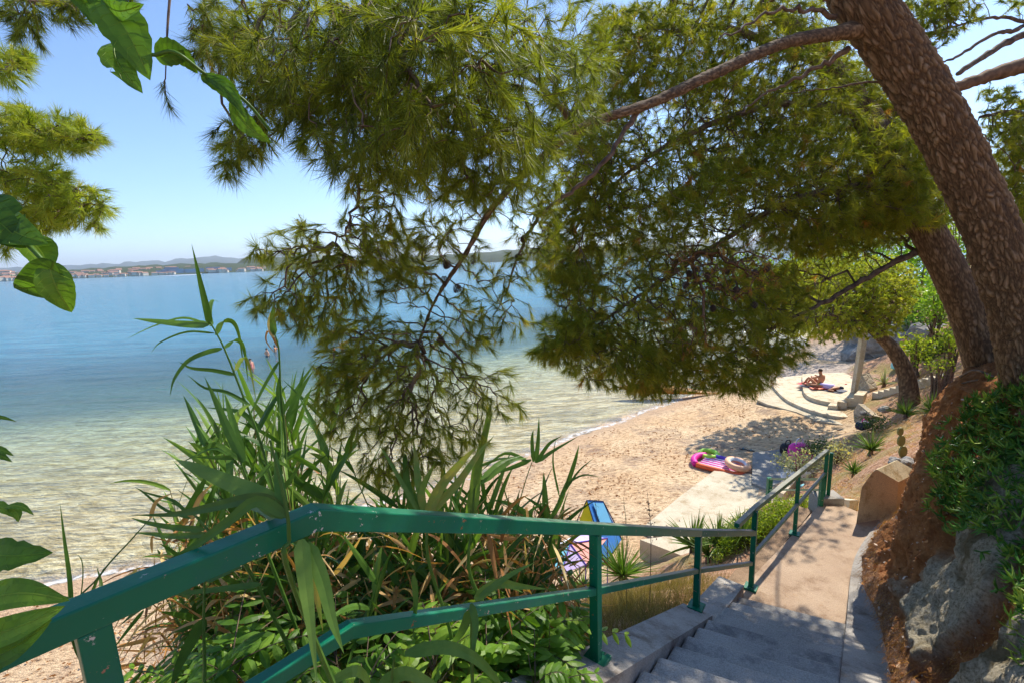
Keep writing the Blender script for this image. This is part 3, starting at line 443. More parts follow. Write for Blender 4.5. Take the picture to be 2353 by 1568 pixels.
rk = np.clip((3.65-ti+n1*.5-.1*tj)*3.0, 0, 1)*np.clip((tj-.4+n2*.12)*5, 0, 1); cre = np.clip(1-np.abs(ti-(1.95+.18*(tj-1.5))+n1*.22)*4, 0, 1)*(tj > .4)*(tj < 3.4); cre = np.clip(cre*3.5, 0, 1); rk = rk*(1-cre)
lit = np.clip((.5-tj+n2*.15)*4, 0, 1)*np.clip((ti-.3)*2, 0, 1); lit = np.maximum(lit, cre*.5*np.clip(1.6-tj, 0, 1)); rk = rk*(1-lit*.9)
disp = n1*.08+n2*.05+n3*(.03-.012*rk)+rk*.07-cre*.07; ero = np.maximum(0, fbm(Vb*A([1, 1, .5]), 2.2, 3, 8)); disp -= ero*.14*(ti > 3)*(1-rk); disp *= np.clip(tj/.5, .25, 1)
Vb2 = Vb+Nb*disp[:, None]
i = (np.arange(ni-1)[:, None]*nj+np.arange(nj-1)[None, :]).ravel(); mk('earth_bank', Vb2, np.stack([i, i+1, i+nj+1, i+nj], 1), 'bank', None, {'rocky': ('POINT', rk), 'litter': ('POINT', lit)}, smooth=True, label='orange earth bank patched with rough grey rock rising right of the staircase', category='bank')
# hanging roots at the undercut lip
rt = thing('tree_roots', 'thin bare roots sticking out of the orange earth lip', 'roots', pd(2140, 1030, 5.6)); m = MB()
for pts in [[(2120, 1035, 5.6), (2146, 1045, 5.4), (2160, 1068, 5.35), (2146, 1092, 5.35), (2138, 1110, 5.4)], [(2160, 1068, 5.35), (2200, 1050, 5.2)], [(2205, 865, 5.8), (2240, 850, 5.5), (2290, 868, 5.2)], [(2210, 880, 5.7), (2255, 872, 5.45), (2300, 890, 5.2)], [(2230, 905, 5.5), (2235, 930, 5.4), (2250, 950, 5.3)]]: m.tube(cr([pd(*q) for q in pts], 6), .014, 6)
m.build('root', 'twig', rt, True)
# rocks
def rock(x, y, Zd, r, lab, sq=.7, mat='rock', seed=0):
    c = pd(x, y, Zd); import bmesh; bm = bmesh.new(); bmesh.ops.create_icosphere(bm, subdivisions=4, radius=1); V = A([v.co[:] for v in bm.verts]); Fs = [[v.index for v in f.verts] for f in bm.faces]; bm.free()
    V = V*(1+.55*fbm(V, 1.0, 3, seed)[:, None]); V = np.sign(V)*np.abs(V)**.85*A([1, 1, sq])*r; return mk('rock', V+c, Fs, mat, smooth=False, label=lab, category='rock')
for j, (x, y, Zd, r, lab) in enumerate([(2075, 785, 28, 1.7, 'big grey boulder in the shade beyond the small pine'), (2150, 788, 25, 1.3, 'grey rock under the bushes at the top of the shore'), (2010, 800, 31, 1.6, 'low grey rock ledge behind the pebbles'), (2110, 830, 24, .8, 'small grey rock beside the standing bather'), (2045, 812, 30, 1.1, 'flat grey rock between the ledge and the boulder'), (2082, 1065, 8.6, .16, 'small pale stone above the concrete block'), (2060, 1060, 8.6, .13, 'smaller pale stone left above the concrete block'), (2030, 938, 18.0, .17, 'brown stone near the foot of the small pine'), (1985, 948, 18.5, .12, 'small brown stone by the low stone wall')]): rock(x, y, Zd, r, lab, seed=j)

vv = A([(0, 0, 1), (.9, 0, .1), (0, .8, 0), (-.8, .1, 0), (.1, -.9, 0), (0, 0, -.8)]); ff = [(0, 1, 2), (0, 2, 3), (0, 3, 4), (0, 4, 1), (5, 2, 1), (5, 3, 2), (5, 4, 3), (5, 1, 4)]; ns = 2600; pk_ = rng.choice(np.where((tj < 3.6) & (rk < .6))[0], ns); VS = []; FS = []; TS = []
for i_, g in enumerate(pk_):
    s_ = .006+.028*rng.random()**5; R3 = norm(rng.normal(size=(3, 3))); VS.append((vv*(1+.3*rng.normal(size=(6, 1))))@R3*s_+Vb2[g]+Nb[g]*s_*.2); FS += [tuple(q+6*i_ for q in f) for f in ff]; TS += [rng.random()]*8
mk('loose_stones', np.vstack(VS), FS, 'clod', None, {'tint': ('FACE', TS)}, kind='stuff', label='crumbs of orange earth and small stones lying on the bank', category='stones')
# ================================================================ TREES
def blobs(L, Zs=1.0):
    out = []
    for (cx, cy, rx, ry, Zc, dZ, n) in L:
        n = int(n*Zs)
        v = rng.normal(size=(n, 3)); v = norm(v)*rng.random((n, 1))**.42; 
        for a in v: out.append(pd(cx+a[0]*rx, cy+a[1]*ry, Zc+a[2]*dZ))
    return A(out)
def grow(roots, T, bal=.25):
    n = len(T); R = A(roots); allP = np.vstack([R, T]); nr = len(R); D = np.linalg.norm(T[:, None]-R[None], axis=2); par = D.argmin(1); best = D.min(1).copy(); plen = np.zeros(nr+n); cost = best.copy(); done = np.zeros(n, bool); parent = np.full(nr+n, -1); order = []
    for _ in range(n):
        c = np.where(done, 1e9, cost); i = int(c.argmin()); done[i] = True; g = nr+i; parent[g] = par[i]; plen[g] = plen[par[i]]+np.linalg.norm(allP[g]-allP[par[i]]); order.append(g)
        d = np.linalg.norm(T-T[i], axis=1)+bal*plen[g]; u = d < cost; cost = np.where(u, d, cost); par = np.where(u, g, par)
    cnt = np.ones(nr+n)
    for g in order[::-1]:
        if parent[g] >= nr: cnt[parent[g]] += cnt[g]
    kids = np.zeros(nr+n, int)
    for g in order: kids[parent[g]] += 1
    return allP, parent, cnt, kids, nr, order
def needle_mesh(B, Dn, L, wd):
    B = A(B); n = len(B); side = norm(np.cross(Dn, rng.normal(size=(n, 3)))); w_ = (wd/2)[:, None] if np.ndim(wd) else wd/2
    return np.stack([B-side*w_, B+side*w_, B+Dn*L[:, None]], 1).reshape(-1, 3), np.arange(3*n).reshape(-1, 3)
def crown(name, parent, roots, T, L=.085, wd=.0022, k=34, r0=.0022, bal=.25, tint=.5, mat='needles', bark='twig', rmax=.03, maxcnt=4, droop=.35, jit=.25, fan=.8):
    P, par, cnt, kids, nr, order = grow(roots, T, bal); m = MB(); NB = []; ND = []; NT = []
    Vt = []; 
    for g in order:
        a = P[par[g]]; b = P[g]; d = b-a; ln = np.linalg.norm(d)+1e-6; mid = (a+b)/2+rng.normal(size=3)*ln*.09+A([0, 0, ln*.07]); ra = min(rmax, r0*(cnt[g])**.47); rp = ra if par[g] < nr else min(rmax, r0*cnt[par[g]]**.47); rb = ra*.9
        if ln > 1.4 and cnt[g] < 4: continue
        Vt.append((a, mid, b, min(rp, ra*1.4), ra, rb))
        if cnt[g] <= maxcnt:
            dd = norm(norm(d)+A([0, 0, -droop])+rng.normal(size=3)*jit); kk = int(k*(1. if kids[g] == 0 else .55)*rng.uniform(.7, 1.2)); s = rng.random(kk)**.6; ll = min(ln, L*1.6); bb = b-norm(d)*ll*(1-s)[:, None] if kids[g] else b+dd*(s-.75)[:, None]*L*1.1
            t = norm(rng.normal(size=(kk, 3))); dn = norm(dd+t*fan*rng.uniform(.5, 1.1, (kk, 1))+A([0, 0, -.08])); NB.append(bb); ND.append(dn); NT.append(np.full(kk, rng.normal(tint, .16))+rng.normal(0, .08, kk))
    # twigs: three sided tubes, two pieces each
    a, mid, b = [A([v[i] for v in Vt]) for i in range(3)]; rr_ = [A([v[i] for v in Vt]) for i in range(3, 6)]; n = len(a); V = np.zeros((n, 9, 3)); dirs = norm(b-a); u = norm(np.cross(dirs, A([.3, .2, .9]))); v_ = np.cross(dirs, u)
    for s, (c, r) in enumerate(((a, rr_[0]), (mid, rr_[1]), (b, rr_[2]))):
        for j in range(3): an = 2.094*j; V[:, s*3+j] = c+(u*math.cos(an)+v_*math.sin(an))*r[:, None]
    q = A([[s*3+j, s*3+(j+1) % 3, s*3+3+(j+1) % 3, s*3+3+j] for s in range(2) for j in range(3)]); Fq = (q[None]+np.arange(n)[:, None, None]*9).reshape(-1, 4)
    mk('twigs', V.reshape(-1, 3), Fq, bark, parent)
    B = np.vstack(NB); Dn = np.vstack(ND); ti = np.clip(np.concatenate(NT), 0, 1); Vn, Fn = needle_mesh(B, Dn, L*rng.uniform(.7, 1.12, len(B)), wd*rng.uniform(.7, 1.2, len(B)))
    return mk(name, Vn, Fn, mat, parent, {'tint': ('FACE', ti)}), P
def trunk(parent, pts, R, name='trunk', nseg=120, ks=72, amp=.03, sc_=(9, 9, 3.2), seed=0, mat='bark'):
    C = cr(pts, 12); s = np.r_[0, np.cumsum(np.linalg.norm(np.diff(C, axis=0), axis=1))]; t = np.linspace(0, s[-1], nseg); C = np.stack([np.interp(t, s, C[:, i]) for i in range(3)], 1); Rr = np.interp(t/s[-1], np.linspace(0, 1, len(R)), R)
    T = norm(np.gradient(C, axis=0)); u = norm(np.cross(T[0], A([.2, 1, .1]))); V = []; cv = []
    for i in range(nseg):
        u = norm(u-T[i]*(u@T[i])); v = np.cross(T[i], u)
        for j in range(ks):
            a = 2*math.pi*j/ks; dr = u*math.cos(a)+v*math.sin(a); q = Vector((math.cos(a)*Rr[i]*sc_[0]+seed, math.sin(a)*Rr[i]*sc_[1], t[i]*sc_[2])); q += mnoise.noise_vector(q*.6)*.9+mnoise.noise_vector(q*.2)*.8
            dd, _ = mnoise.voronoi(q); e = dd[1]-dd[0]; e2 = min(1, e*2.4); f = mnoise.noise(q*3)*.5+.5; f2 = mnoise.noise(q*6); rg = min(1, abs(mnoise.noise(Vector((q.x*.42+9, q.y*.42, q.z*.3))))*5.5); e2 = e2*(.35+.65*rg); h = e2*(.5+.9*f)+f2*.3; V.append(C[i]+dr*(Rr[i]*(1+.05*mnoise.noise(q*.25))+amp*(h-.6))); cv.append(min(1, max(0, e2*.55*(.35+1.1*f)+.16+f2*.3)))
    i = np.arange(nseg-1)[:, None]*ks; j = np.arange(ks)[None, :]; a = (i+j).ravel(); b = (i+(j+1) % ks).ravel(); return mk(name, V, np.stack([a, b, b+ks, a+ks], 1), mat, parent, {'crev': ('POINT', cv)}, smooth=True)
def limb(parent, pts, R, name='branch', mat='twig', k=8, n=8, wig=.0):
    P = cr(A(pts), n); P[1:-1] += rng.normal(size=(len(P)-2, 3))*wig; m = MB(); Rr = np.interp(np.linspace(0, 1, len(P)), np.linspace(0, 1, len(R)), R); Rr = Rr*(1+rng.normal(0, .07, len(P))); m.tube(P, Rr, k); m.build(name, mat, parent, True); return P
PX = lambda L: [pd(*q) for q in L]
def cone(parent, p, s=.03, d=(0, 0, -1)):
    m = MB(); d = norm(d); 
    for i in range(9):
        t = i/8; r = s*(.35+1.1*math.sin(math.pi*min(1, t*.85+.12)))*.62; c = A(p)+d*s*2*t; u = norm(np.cross(d, (.3, .8, .2))); v = np.cross(d, u); nn = 9
        for j in range(nn):
            a = 2*math.pi*(j+.5*(i % 2))/nn; o_ = u*math.cos(a)+v*math.sin(a); tt = np.cross(d, o_); m.add([c+tt*s*.16, c-tt*s*.16, c+o_*r*1.25-tt*s*.2+d*s*.18, c+o_*r*1.25+tt*s*.2+d*s*.18, c+o_*r*1.1-d*s*.12], [(0, 1, 2, 3), (3, 2, 4)])
    return m.build('cone', 'cone', parent)
# --- near pine: leaning trunk on the right, long branch reaching over the view
t1 = thing('pine_tree', 'big near pine with a thick leaning trunk and a long branch over the water', 'tree', pd(2330, 890, 4.7))
trunk(t1, PX([(2450, 1010, 4.75), (2392, 880, 4.62), (2335, 700, 4.45), (2255, 480, 4.2), (2147, 260, 3.9), (2045, 100, 3.7), (1966, -20, 3.55), (1890, -180, 3.5), (1850, -420, 3.6)]), [.42, .28, .215, .198, .188, .185, .18, .165, .14], nseg=520, ks=240, amp=.019, sc_=(30, 30, 9))
b1p = PX([(2010, 60, 3.65), (1915, 78, 3.55), (1800, 100, 3.4), (1650, 165, 3.2), (1500, 235, 3.0), (1340, 292, 2.8), (1225, 380, 2.65), (1130, 480, 2.55), (1065, 590, 2.5), (1000, 690, 2.45), (960, 790, 2.4)]); b1 = cr(b1p, 8)
trunk(t1, b1p, [.08, .05, .042, .04, .037, .033, .028, .023, .018, .012, .005], name='branch', nseg=420, ks=26, amp=.0055, sc_=(60, 60, 16), seed=5)
b2 = limb(t1, PX([(1470, 250, 3.0), (1380, 380, 2.95), (1300, 450, 2.9), (1235, 500, 2.85), (1190, 590, 2.8), (1150, 700, 2.75)]), [.018, .015, .013, .012, .008, .004], wig=.006)
b3 = limb(t1, PX([(1330, 300, 2.8), (1200, 160, 2.3), (1050, 60, 1.9), (900, -10, 1.7), (700, -60, 1.7), (560, -50, 1.85), (480, -30, 1.95), (465, 60, 2.0)]), [.02, .015, .012, .009, .007, .004], wig=.006)
b4 = limb(t1, PX([(1240, 370, 2.68), (1080, 300, 2.4), (930, 290, 2.2), (840, 360, 2.15), (820, 480, 2.2), (770, 560, 2.25)]), [.018, .015, .012, .009, .007, .004], wig=.008)
b5 = limb(t1, PX([(1920, 40, 3.6), (1840, 20, 3.5), (1770, 30, 3.45), (1650, 90, 3.3)]), [.02, .014, .01, .005], wig=.01)
b6 = limb(t1, PX([(1950, 110, 3.7), (1860, 165, 3.8), (1770, 210, 3.9), (1700, 260, 4.0)]), [.025, .016, .01, .006], wig=.01)
b7 = limb(t1, PX([(2090, 190, 3.95), (1990, 190, 4.0), (1900, 205, 4.1), (1800, 215, 4.2)]), [.012, .009, .006, .003], wig=.005)
near = [(1290, 200, 110, 130, 2.5, .5, 60), (1200, 340, 80, 90, 2.2, .4, 40), (560, 90, 120, 110, 2.0, .35, 70), (470, 60, 60, 80, 2.0, .2, 30), (740, 110, 220, 150, 1.7, .45, 200), (1000, 120, 260, 190, 1.55, .5, 260), (900, 290, 210, 140, 1.55, .4, 190), (1130, 300, 160, 120, 1.75, .4, 110), (1260, 110, 150, 140, 2.2, .6, 90), (680, 240, 150, 80, 1.8, .3, 70), (560, 320, 70, 60, 1.95, .25, 34), (520, 390, 28, 30, 1.95, .1, 8), (690, 330, 16, 40, 1.9, .08, 4), (760, 290, 30, 50, 1.9, .1, 7), (640, 420, 60, 40, 2.0, .2, 0), (1100, 430, 110, 50, 1.9, .3, 26)]
T = blobs(near, 1.75)
hub = limb(t1, PX([(395, -60, 1.8), (385, 60, 1.78), (380, 180, 1.75)]), [.006, .004, .002], name='branch')
crown('foliage', t1, hub, A([pd(379, 200, 1.75), pd(384, 232, 1.76)]), L=.085, wd=.0024, k=60, r0=.002, tint=.3)
crown('foliage', t1, np.vstack([b1[20:60], b3, b4[:20]]), T, L=.09, wd=.0024, k=76, r0=.0014, bal=.4, tint=.33, droop=.45)
hang = [(860, 440, 80, 110, 2.25, .3, 80), (870, 590, 130, 110, 2.3, .35, 150), (720, 630, 110, 80, 2.3, .3, 80), (610, 582, 50, 20, 2.3, .1, 14), (645, 700, 90, 40, 2.3, .2, 40), (760, 730, 120, 60, 2.35, .3, 80), (1000, 400, 110, 80, 2.3, .3, 50), (950, 640, 60, 90, 2.35, .2, 40), (860, 800, 130, 80, 2.4, .3, 110), (800, 850, 80, 50, 2.4, .2, 50), (930, 870, 170, 90, 2.45, .35, 140), (870, 960, 150, 70, 2.45, .3, 90), (1000, 990, 130, 70, 2.45, .3, 70), (1090, 890, 90, 70, 2.5, .3, 40), (1160, 935, 50, 25, 2.5, .15, 12), (930, 1060, 110, 50, 2.45, .2, 36), (1050, 780, 110, 70, 2.5, .3, 50), (1150, 730, 90, 60, 2.6, .3, 26), (1200, 620, 60, 60, 2.7, .3, 14), (870, 1085, 40, 35, 2.45, .15, 16), (980, 1050, 40, 40, 2.4, .1, 10), (1180, 420, 80, 60, 2.7, .3, 20), (1000, 540, 60, 60, 2.4, .2, 16)]
T = blobs(hang+[(1120, 450, 100, 70, 2.7, .3, 60), (1230, 540, 70, 90, 2.8, .3, 44), (1040, 560, 90, 70, 2.5, .3, 36), (1260, 420, 60, 70, 2.9, .3, 34), (1130, 640, 80, 50, 2.6, .2, 20), (1060, 700, 60, 50, 2.5, .2, 16), (700, 560, 80, 60, 2.3, .3, 30), (780, 900, 60, 70, 2.4, .2, 40)], 1.6); crown('foliage', t1, np.vstack([b1[44:], b2[8:], b4[14:]]), T, L=.083, wd=.0023, k=70, r0=.0012, bal=.35, tint=.5, droop=.5, fan=.62)
over = [(1000, -260, 900, 210, 3.0, .9, 330), (1700, -200, 300, 180, 4.2, 1.2, 150), (300, -300, 300, 120, 3.0, .6, 60)]  # unseen canopy above the view, added to shade the stairs
T = blobs(over); crown('foliage', t1, np.vstack([b3, A(PX([(1890, -180, 3.5), (1850, -420, 3.6)]))]), T, L=.1, wd=.006, k=22, r0=.003, bal=.15, tint=.4, rmax=.05)
for (x, y, Z_) in [(1030, 600, 2.45), (1090, 588, 2.45), (1195, 585, 2.78), (1055, 655, 2.42), (1020, 635, 2.4), (828, 355, 2.1), (1200, 425, 2.62), (1150, 385, 2.5), (1245, 460, 2.8), (1065, 380, 2.35), (1210, 545, 2.7), (1010, 775, 2.45), (822, 400, 2.15)]: cone(t1, pd(x, y, Z_), .021, rng.normal(size=3)*.4+A([0, 0, -.9]))
# --- second pine behind it: its crown is the dense dark mass over the beach
t2 = thing('pine_tree', 'second leaning pine just behind the big trunk, carrying the dense dark crown over the beach', 'tree', pd(2290, 850, 6.4))
trunk(t2, PX([(2340, 980, 6.4), (2288, 880, 6.3), (2250, 790, 6.2), (2212, 690, 6.1), (2168, 600, 6.0), (2110, 490, 5.9), (2030, 330, 5.9), (1900, 150, 6.0), (1750, 0, 6.2)]), [.36, .25, .205, .19, .18, .17, .14, .11, .08], nseg=260, ks=140, amp=.012, sc_=(26, 26, 9), seed=40)
c1 = limb(t2, PX([(2080, 430, 5.9), (1950, 430, 5.8), (1800, 470, 5.7), (1650, 560, 5.6), (1500, 660, 5.5), (1380, 740, 5.4), (1300, 800, 5.35)]), [.06, .05, .04, .03, .022, .014, .007], wig=.008)
c2 = limb(t2, PX([(1980, 260, 5.9), (1800, 240, 5.7), (1600, 300, 5.5), (1450, 390, 5.4), (1340, 500, 5.3)]), [.05, .04, .03, .02, .008], wig=.008)
c3 = limb(t2, PX([(2150, 560, 6.0), (2040, 610, 6.2), (1920, 680, 6.3), (1800, 740, 6.3), (1700, 800, 6.2), (1600, 850, 6.0)]), [.05, .04, .03, .02, .014, .007], wig=.008)
c4 = limb(t2, PX([(1900, 150, 6.0), (1750, 90, 5.8), (1600, 60, 5.6), (1450, 120, 5.4)]), [.07, .05, .03, .01], wig=.008)
mass = [(1600, 350, 300, 230, 7.2, .8, 420), (1850, 420, 250, 200, 7.5, .8, 300), (1500, 650, 240, 170, 7, .8, 260), (1760, 640, 190, 100, 7.2, .6, 200), (2120, 450, 80, 80, 5.4, .4, 90), (2090, 340, 80, 90, 5.3, .4, 70), (1330, 330, 90, 110, 4.8, .6, 110), (1290, 600, 60, 110, 5.2, .5, 90), (1300, 760, 60, 70, 5.3, .5, 80), (1255, 812, 40, 18, 5.3, .3, 16), (1300, 480, 70, 80, 5.0, .5, 70), (1420, 200, 100, 90, 5.2, .6, 90), (1370, 470, 80, 120, 5.3, .7, 170), (1330, 640, 70, 90, 5.3, .6, 120), (1350, 760, 80, 60, 5.3, .6, 120), (1450, 830, 170, 70, 5.5, .8, 260), (1640, 850, 160, 55, 5.9, .8, 200), (1760, 810, 110, 45, 6.1, .7, 90), (1600, 700, 270, 150, 5.7, 1.1, 560), (1560, 450, 270, 190, 5.6, 1.2, 700), (1850, 380, 290, 210, 6.0, 1.2, 800), (1930, 500, 180, 100, 6.2, 1.0, 420), (2070, 420, 120, 120, 6.4, .7, 260), (2080, 250, 110, 110, 6.4, .7, 200), (1760, 200, 260, 130, 5.8, 1.0, 430), (1520, 130, 190, 130, 5.4, .9, 240), (2060, 480, 110, 90, 6.6, .8, 170), (1740, 690, 120, 90, 6.2, .8, 150), (1290, 805, 60, 30, 5.3, .3, 26), (1950, 180, 170, 130, 6.6, .9, 220), (1500, 895, 70, 22, 5.6, .3, 22), (1700, 890, 60, 20, 6.0, .3, 18), (1400, 300, 90, 90, 5.4, .6, 60), (1600, 50, 180, 60, 5.6, .8, 150), (1800, 60, 160, 80, 6, .8, 170), (1430, 80, 90, 80, 5.2, .6, 80)]
T = blobs(mass+[(1980, 330, 190, 170, 7.6, .8, 330), (2250, 430, 120, 120, 8.2, .8, 150), (2020, 480, 80, 100, 9.6, .8, 60)], 2.3); f = fbm(T, 1.1, 3, 12); uu, vv, _ = proj(T); hole = (np.hypot((uu-1650)/150, (vv-620)/90) < 1)*(rng.random(len(T)) < .4); T = T[~hole]  # last three clumps added to shade the stairs and bank and dapple the path
crown('foliage', t2, np.vstack([c1, c2, c3, c4]), T, L=.125, wd=.0055, k=66, r0=.0019, bal=.4, tint=.6, rmax=.03, droop=.5, fan=1.0)
dead = blobs([(1660, 620, 150, 80, 4.75, .35, 230), (1600, 770, 60, 60, 4.8, .3, 50)]); crown('dry_needles', t2, c1, dead, L=.07, wd=.004, k=16, r0=.0028, tint=1.1, bark='twig_red')
for j in range(14): q = blobs([(1660, 640, 150, 90, 4.8, .2, 1)])[0]; cone(t2, q, .032, rng.normal(size=3)*.5+A([0, 0, -.8]))
T = blobs([(1900, -180, 420, 160, 6.2, 1.3, 260), (1600, -60, 300, 90, 5.6, 1., 120)]); crown('foliage', t2, c4, T, L=.12, wd=.012, k=22, r0=.004, tint=.4)
# --- third tree, right edge: bare limbs against the sky and lit foliage
t3 = thing('pine_tree', 'pine at the right edge with bare limbs crossing the patch of sky', 'tree', pd(2620, 700, 7.5))
trunk(t3, PX([(2640, 800, 7.5), (2600, 400, 7.5), (2560, 0, 7.6), (2500, -300, 7.8)]), [.3, .25, .2, .12], nseg=40, ks=24, amp=.02, seed=9)
e1 = limb(t3, PX([(2570, 90, 7.5), (2450, 120, 7.3), (2352, 150, 7.2), (2270, 175, 7.1), (2200, 200, 7.0), (2120, 230, 7.0)]), [.13, .12, .11, .1, .08, .05], mat='twig_red', wig=.004)
e2 = limb(t3, PX([(2560, 20, 7.3), (2420, 60, 7.1), (2340, 85, 7.0), (2260, 130, 6.9), (2200, 170, 6.8)]), [.06, .055, .05, .045, .03], wig=.005)
e3 = limb(t3, PX([(2540, 0, 7.3), (2400, 40, 7.0), (2330, 70, 6.9), (2280, 80, 6.9), (2200, 130, 6.8), (2160, 145, 6.8)]), [.04, .035, .03, .026, .02, .01], wig=.005)
e4 = limb(t3, PX([(2500, -40, 7.3), (2380, 45, 7.0), (2300, 40, 6.9), (2230, 50, 6.8), (2150, 75, 6.8)]), [.03, .026, .022, .016, .01], wig=.005)
e5 = limb(t3, PX([(2600, 420, 7.5), (2450, 300, 7.4), (2330, 260, 7.3), (2250, 270, 7.2)]), [.08, .06, .04, .02], wig=.005)
T = blobs(Zs=1.8, L=[(2120, 40, 90, 90, 6.8, .5, 150), (2190, 20, 80, 50, 6.8, .4, 60), (2080, 130, 60, 60, 6.9, .4, 60), (2330, 290, 90, 70, 7.2, .6, 170), (2300, 220, 60, 25, 7.2, .3, 20), (2340, 380, 60, 90, 7.6, .6, 150), (2340, 480, 50, 80, 7.8, .6, 110), (2340, 10, 40, 20, 7, .3, 8), (2450, 300, 120, 200, 7.4, .7, 150)])
crown('foliage', t3, np.vstack([e1, e4, e5, e3]), T, L=.11, wd=.009, k=56, r0=.0025, bal=.4, tint=.5, fan=1.0)
# --- small leaning pine by the terrace, bright sunlit crown
t4 = thing('pine_tree', 'small leaning pine beside the terrace steps with a bright yellow green crown', 'tree', onground(2085, 935)); g4 = onground(2088, 935); Z4 = float(proj(g4)[2][0])
trunk(t4, [g4-A([0, 0, .3])]+PX([(2088, 900, Z4), (2078, 850, Z4), (2050, 800, Z4), (2015, 765, Z4+.1), (1980, 720, Z4+.2)]), [.36, .30, .27, .24, .19, .12], nseg=70, ks=36, amp=.02, sc_=(10, 10, 5), seed=80)
d1 = limb(t4, PX([(2020, 772, Z4), (1990, 700, Z4+.3), (2010, 640, Z4+.5)]), [.14, .09, .04]); d2_ = limb(t4, PX([(2030, 780, Z4), (1940, 730, Z4-.4), (1860, 720, Z4-.8)]), [.12, .07, .03]); d3 = limb(t4, PX([(2025, 770, Z4), (2060, 700, Z4-.3), (2070, 660, Z4-.3)]), [.1, .06, .03])
T = blobs(Zs=1.6, L=[(2010, 680, 95, 80, Z4, 1.8, 520), (1930, 700, 130, 80, Z4, 1.8, 420), (2040, 660, 75, 80, Z4-.5, 1.4, 300), (1900, 730, 110, 60, Z4, 1.5, 220), (1960, 620, 110, 40, Z4, 1.2, 160), (2000, 750, 80, 30, Z4-.6, 1.0, 100)])
crown('foliage', t4, np.vstack([d1, d2_, d3]), T, L=.14, wd=.026, k=40, r0=.005, bal=.4, tint=.6, rmax=.06, fan=1.1, mat='needles_sunlit')
T = blobs([(1850, 690, 150, 90, Z4+3.2, 2.2, 1150), (1900, 640, 120, 70, Z4+2.4, 1.8, 450)]); crown('foliage', t4, np.vstack([d1, d2_]), T, L=.24, wd=.05, k=36, r0=.005, bal=.4, tint=.6, rmax=.06, fan=1.1, mat='needles_sunlit')  # extra wide-needled crown added to cast the broad shade on the beach
# --- pine on the left edge, sunlit boughs
t5 = thing('pine_tree', 'sunlit pine whose boughs reach in from the left edge over the sea', 'tree', (-6.5, 3.5, g1(-6.5, 3.5)))
tz = g1(-6.5, 3.5); limb(t5, [(-6.5, 3.5, tz-.3), (-6.4, 3.4, 4), (-6.2, 3.2, 7), (-6.2, 3.0, 10.5)], [.3, .26, .2, .1], name='trunk', mat='twig_red', k=14)
f1 = limb(t5, [(-6.2, 3.2, 8.4)]+PX([(-700, 420, 3.2), (-300, 440, 2.9), (-80, 430, 2.75), (60, 400, 2.7), (160, 430, 2.65), (230, 470, 2.65)]), [.06, .045, .03, .02, .012, .008, .004], wig=.008)
f2 = limb(t5, [(-6.2, 3.2, 9)]+PX([(-600, 250, 3.2), (-200, 330, 2.9), (0, 320, 2.75), (120, 305, 2.7), (230, 330, 2.65)]), [.05, .035, .024, .015, .01, .004], wig=.008)
f3 = limb(t5, [(-6.2, 3.1, 9.5)]+PX([(-500, 60, 2.9), (-150, 150, 2.7), (30, 160, 2.6)]), [.04, .03, .015, .005], wig=.008)
f4 = limb(t5, [(-6.2, 3.1, 10)]+PX([(-500, -150, 2.6), (-100, -40, 2.3), (80, 0, 2.2), (200, 10, 2.15)]), [.04, .03, .02, .012, .005], wig=.008)
T = blobs(Zs=1.7, L=[(30, 150, 50, 40, 2.65, .2, 40), (110, 310, 110, 45, 2.7, .25, 90), (200, 325, 50, 22, 2.65, .15, 22), (30, 300, 70, 60, 2.75, .3, 60), (60, 420, 110, 60, 2.75, .3, 120), (150, 465, 100, 55, 2.65, .25, 120), (60, 500, 80, 45, 2.75, .3, 70), (235, 480, 30, 20, 2.65, .1, 12), (220, 515, 25, 12, 2.65, .1, 6), (-60, 350, 80, 200, 2.8, .3, 100), (10, 560, 14, 20, 2.7, .1, 4)])
crown('foliage', t5, np.vstack([f1, f2, f3]), T, L=.085, wd=.0034, k=60, r0=.0015, bal=.4, tint=.5, mat='needles_sunlit', droop=.3, bark='twig')
T = blobs([(40, 30, 70, 60, 2.25, .25, 60), (170, 20, 70, 40, 2.2, .2, 45), (90, 90, 14, 14, 2.25, .1, 4), (260, 10, 60, 20, 2.2, .15, 16)]); crown('foliage', t5, f4, T, L=.08, wd=.003, k=56, r0=.0014, bal=.4, tint=.25, droop=.4)  # darker needles here, shade on the upper boughs put into the tint
# --- background greenery on the hillside at the right
def leafy(name, label, cat, pts, size, mat, group=None, stem=None, k=1, base=None, up=.3, asp=.45, tint=.5):
    pts = A(pts); n = len(pts)*k; c = np.repeat(pts, k, 0)+rng.normal(size=(n, 3))*size*1.2; d = norm(rng.normal(size=(n, 3))+A([0, 0, up])); s = norm(np.cross(d, rng.normal(size=(n, 3)))); L = size*rng.uniform(.6, 1.2, (n, 1))
    V = np.stack([c, c+d*L*.5+s*L*asp/2, c+d*L, c+d*L*.5-s*L*asp/2], 1).reshape(-1, 3); b = base if base is not None else A([*pts[:, :2].mean(0), pts[:, 2].min()])
    t = thing(name, label, cat, b, group); mk('foliage', V, np.arange(4*n).reshape(-1, 4), mat, t, {'tint': ('FACE', np.clip(np.repeat(rng.normal(tint, .2, len(pts)), k)+rng.normal(0, .1, n), 0, 1))})
    if stem:
        m = MB()
        for q in pts[rng.choice(len(pts), min(len(pts), stem[0]), replace=False)]: mid = (b+q)/2+A([*(q-b)[:2]*-.15, 0])+rng.normal(size=3)*.05; m.tube(cr([b+rng.normal(size=3)*A([1, 1, 0])*stem[1]*2, mid, q], 4), np.linspace(stem[1], stem[1]*.3, 9), 5)
        m.build('stems', 'twig', t)
    return t
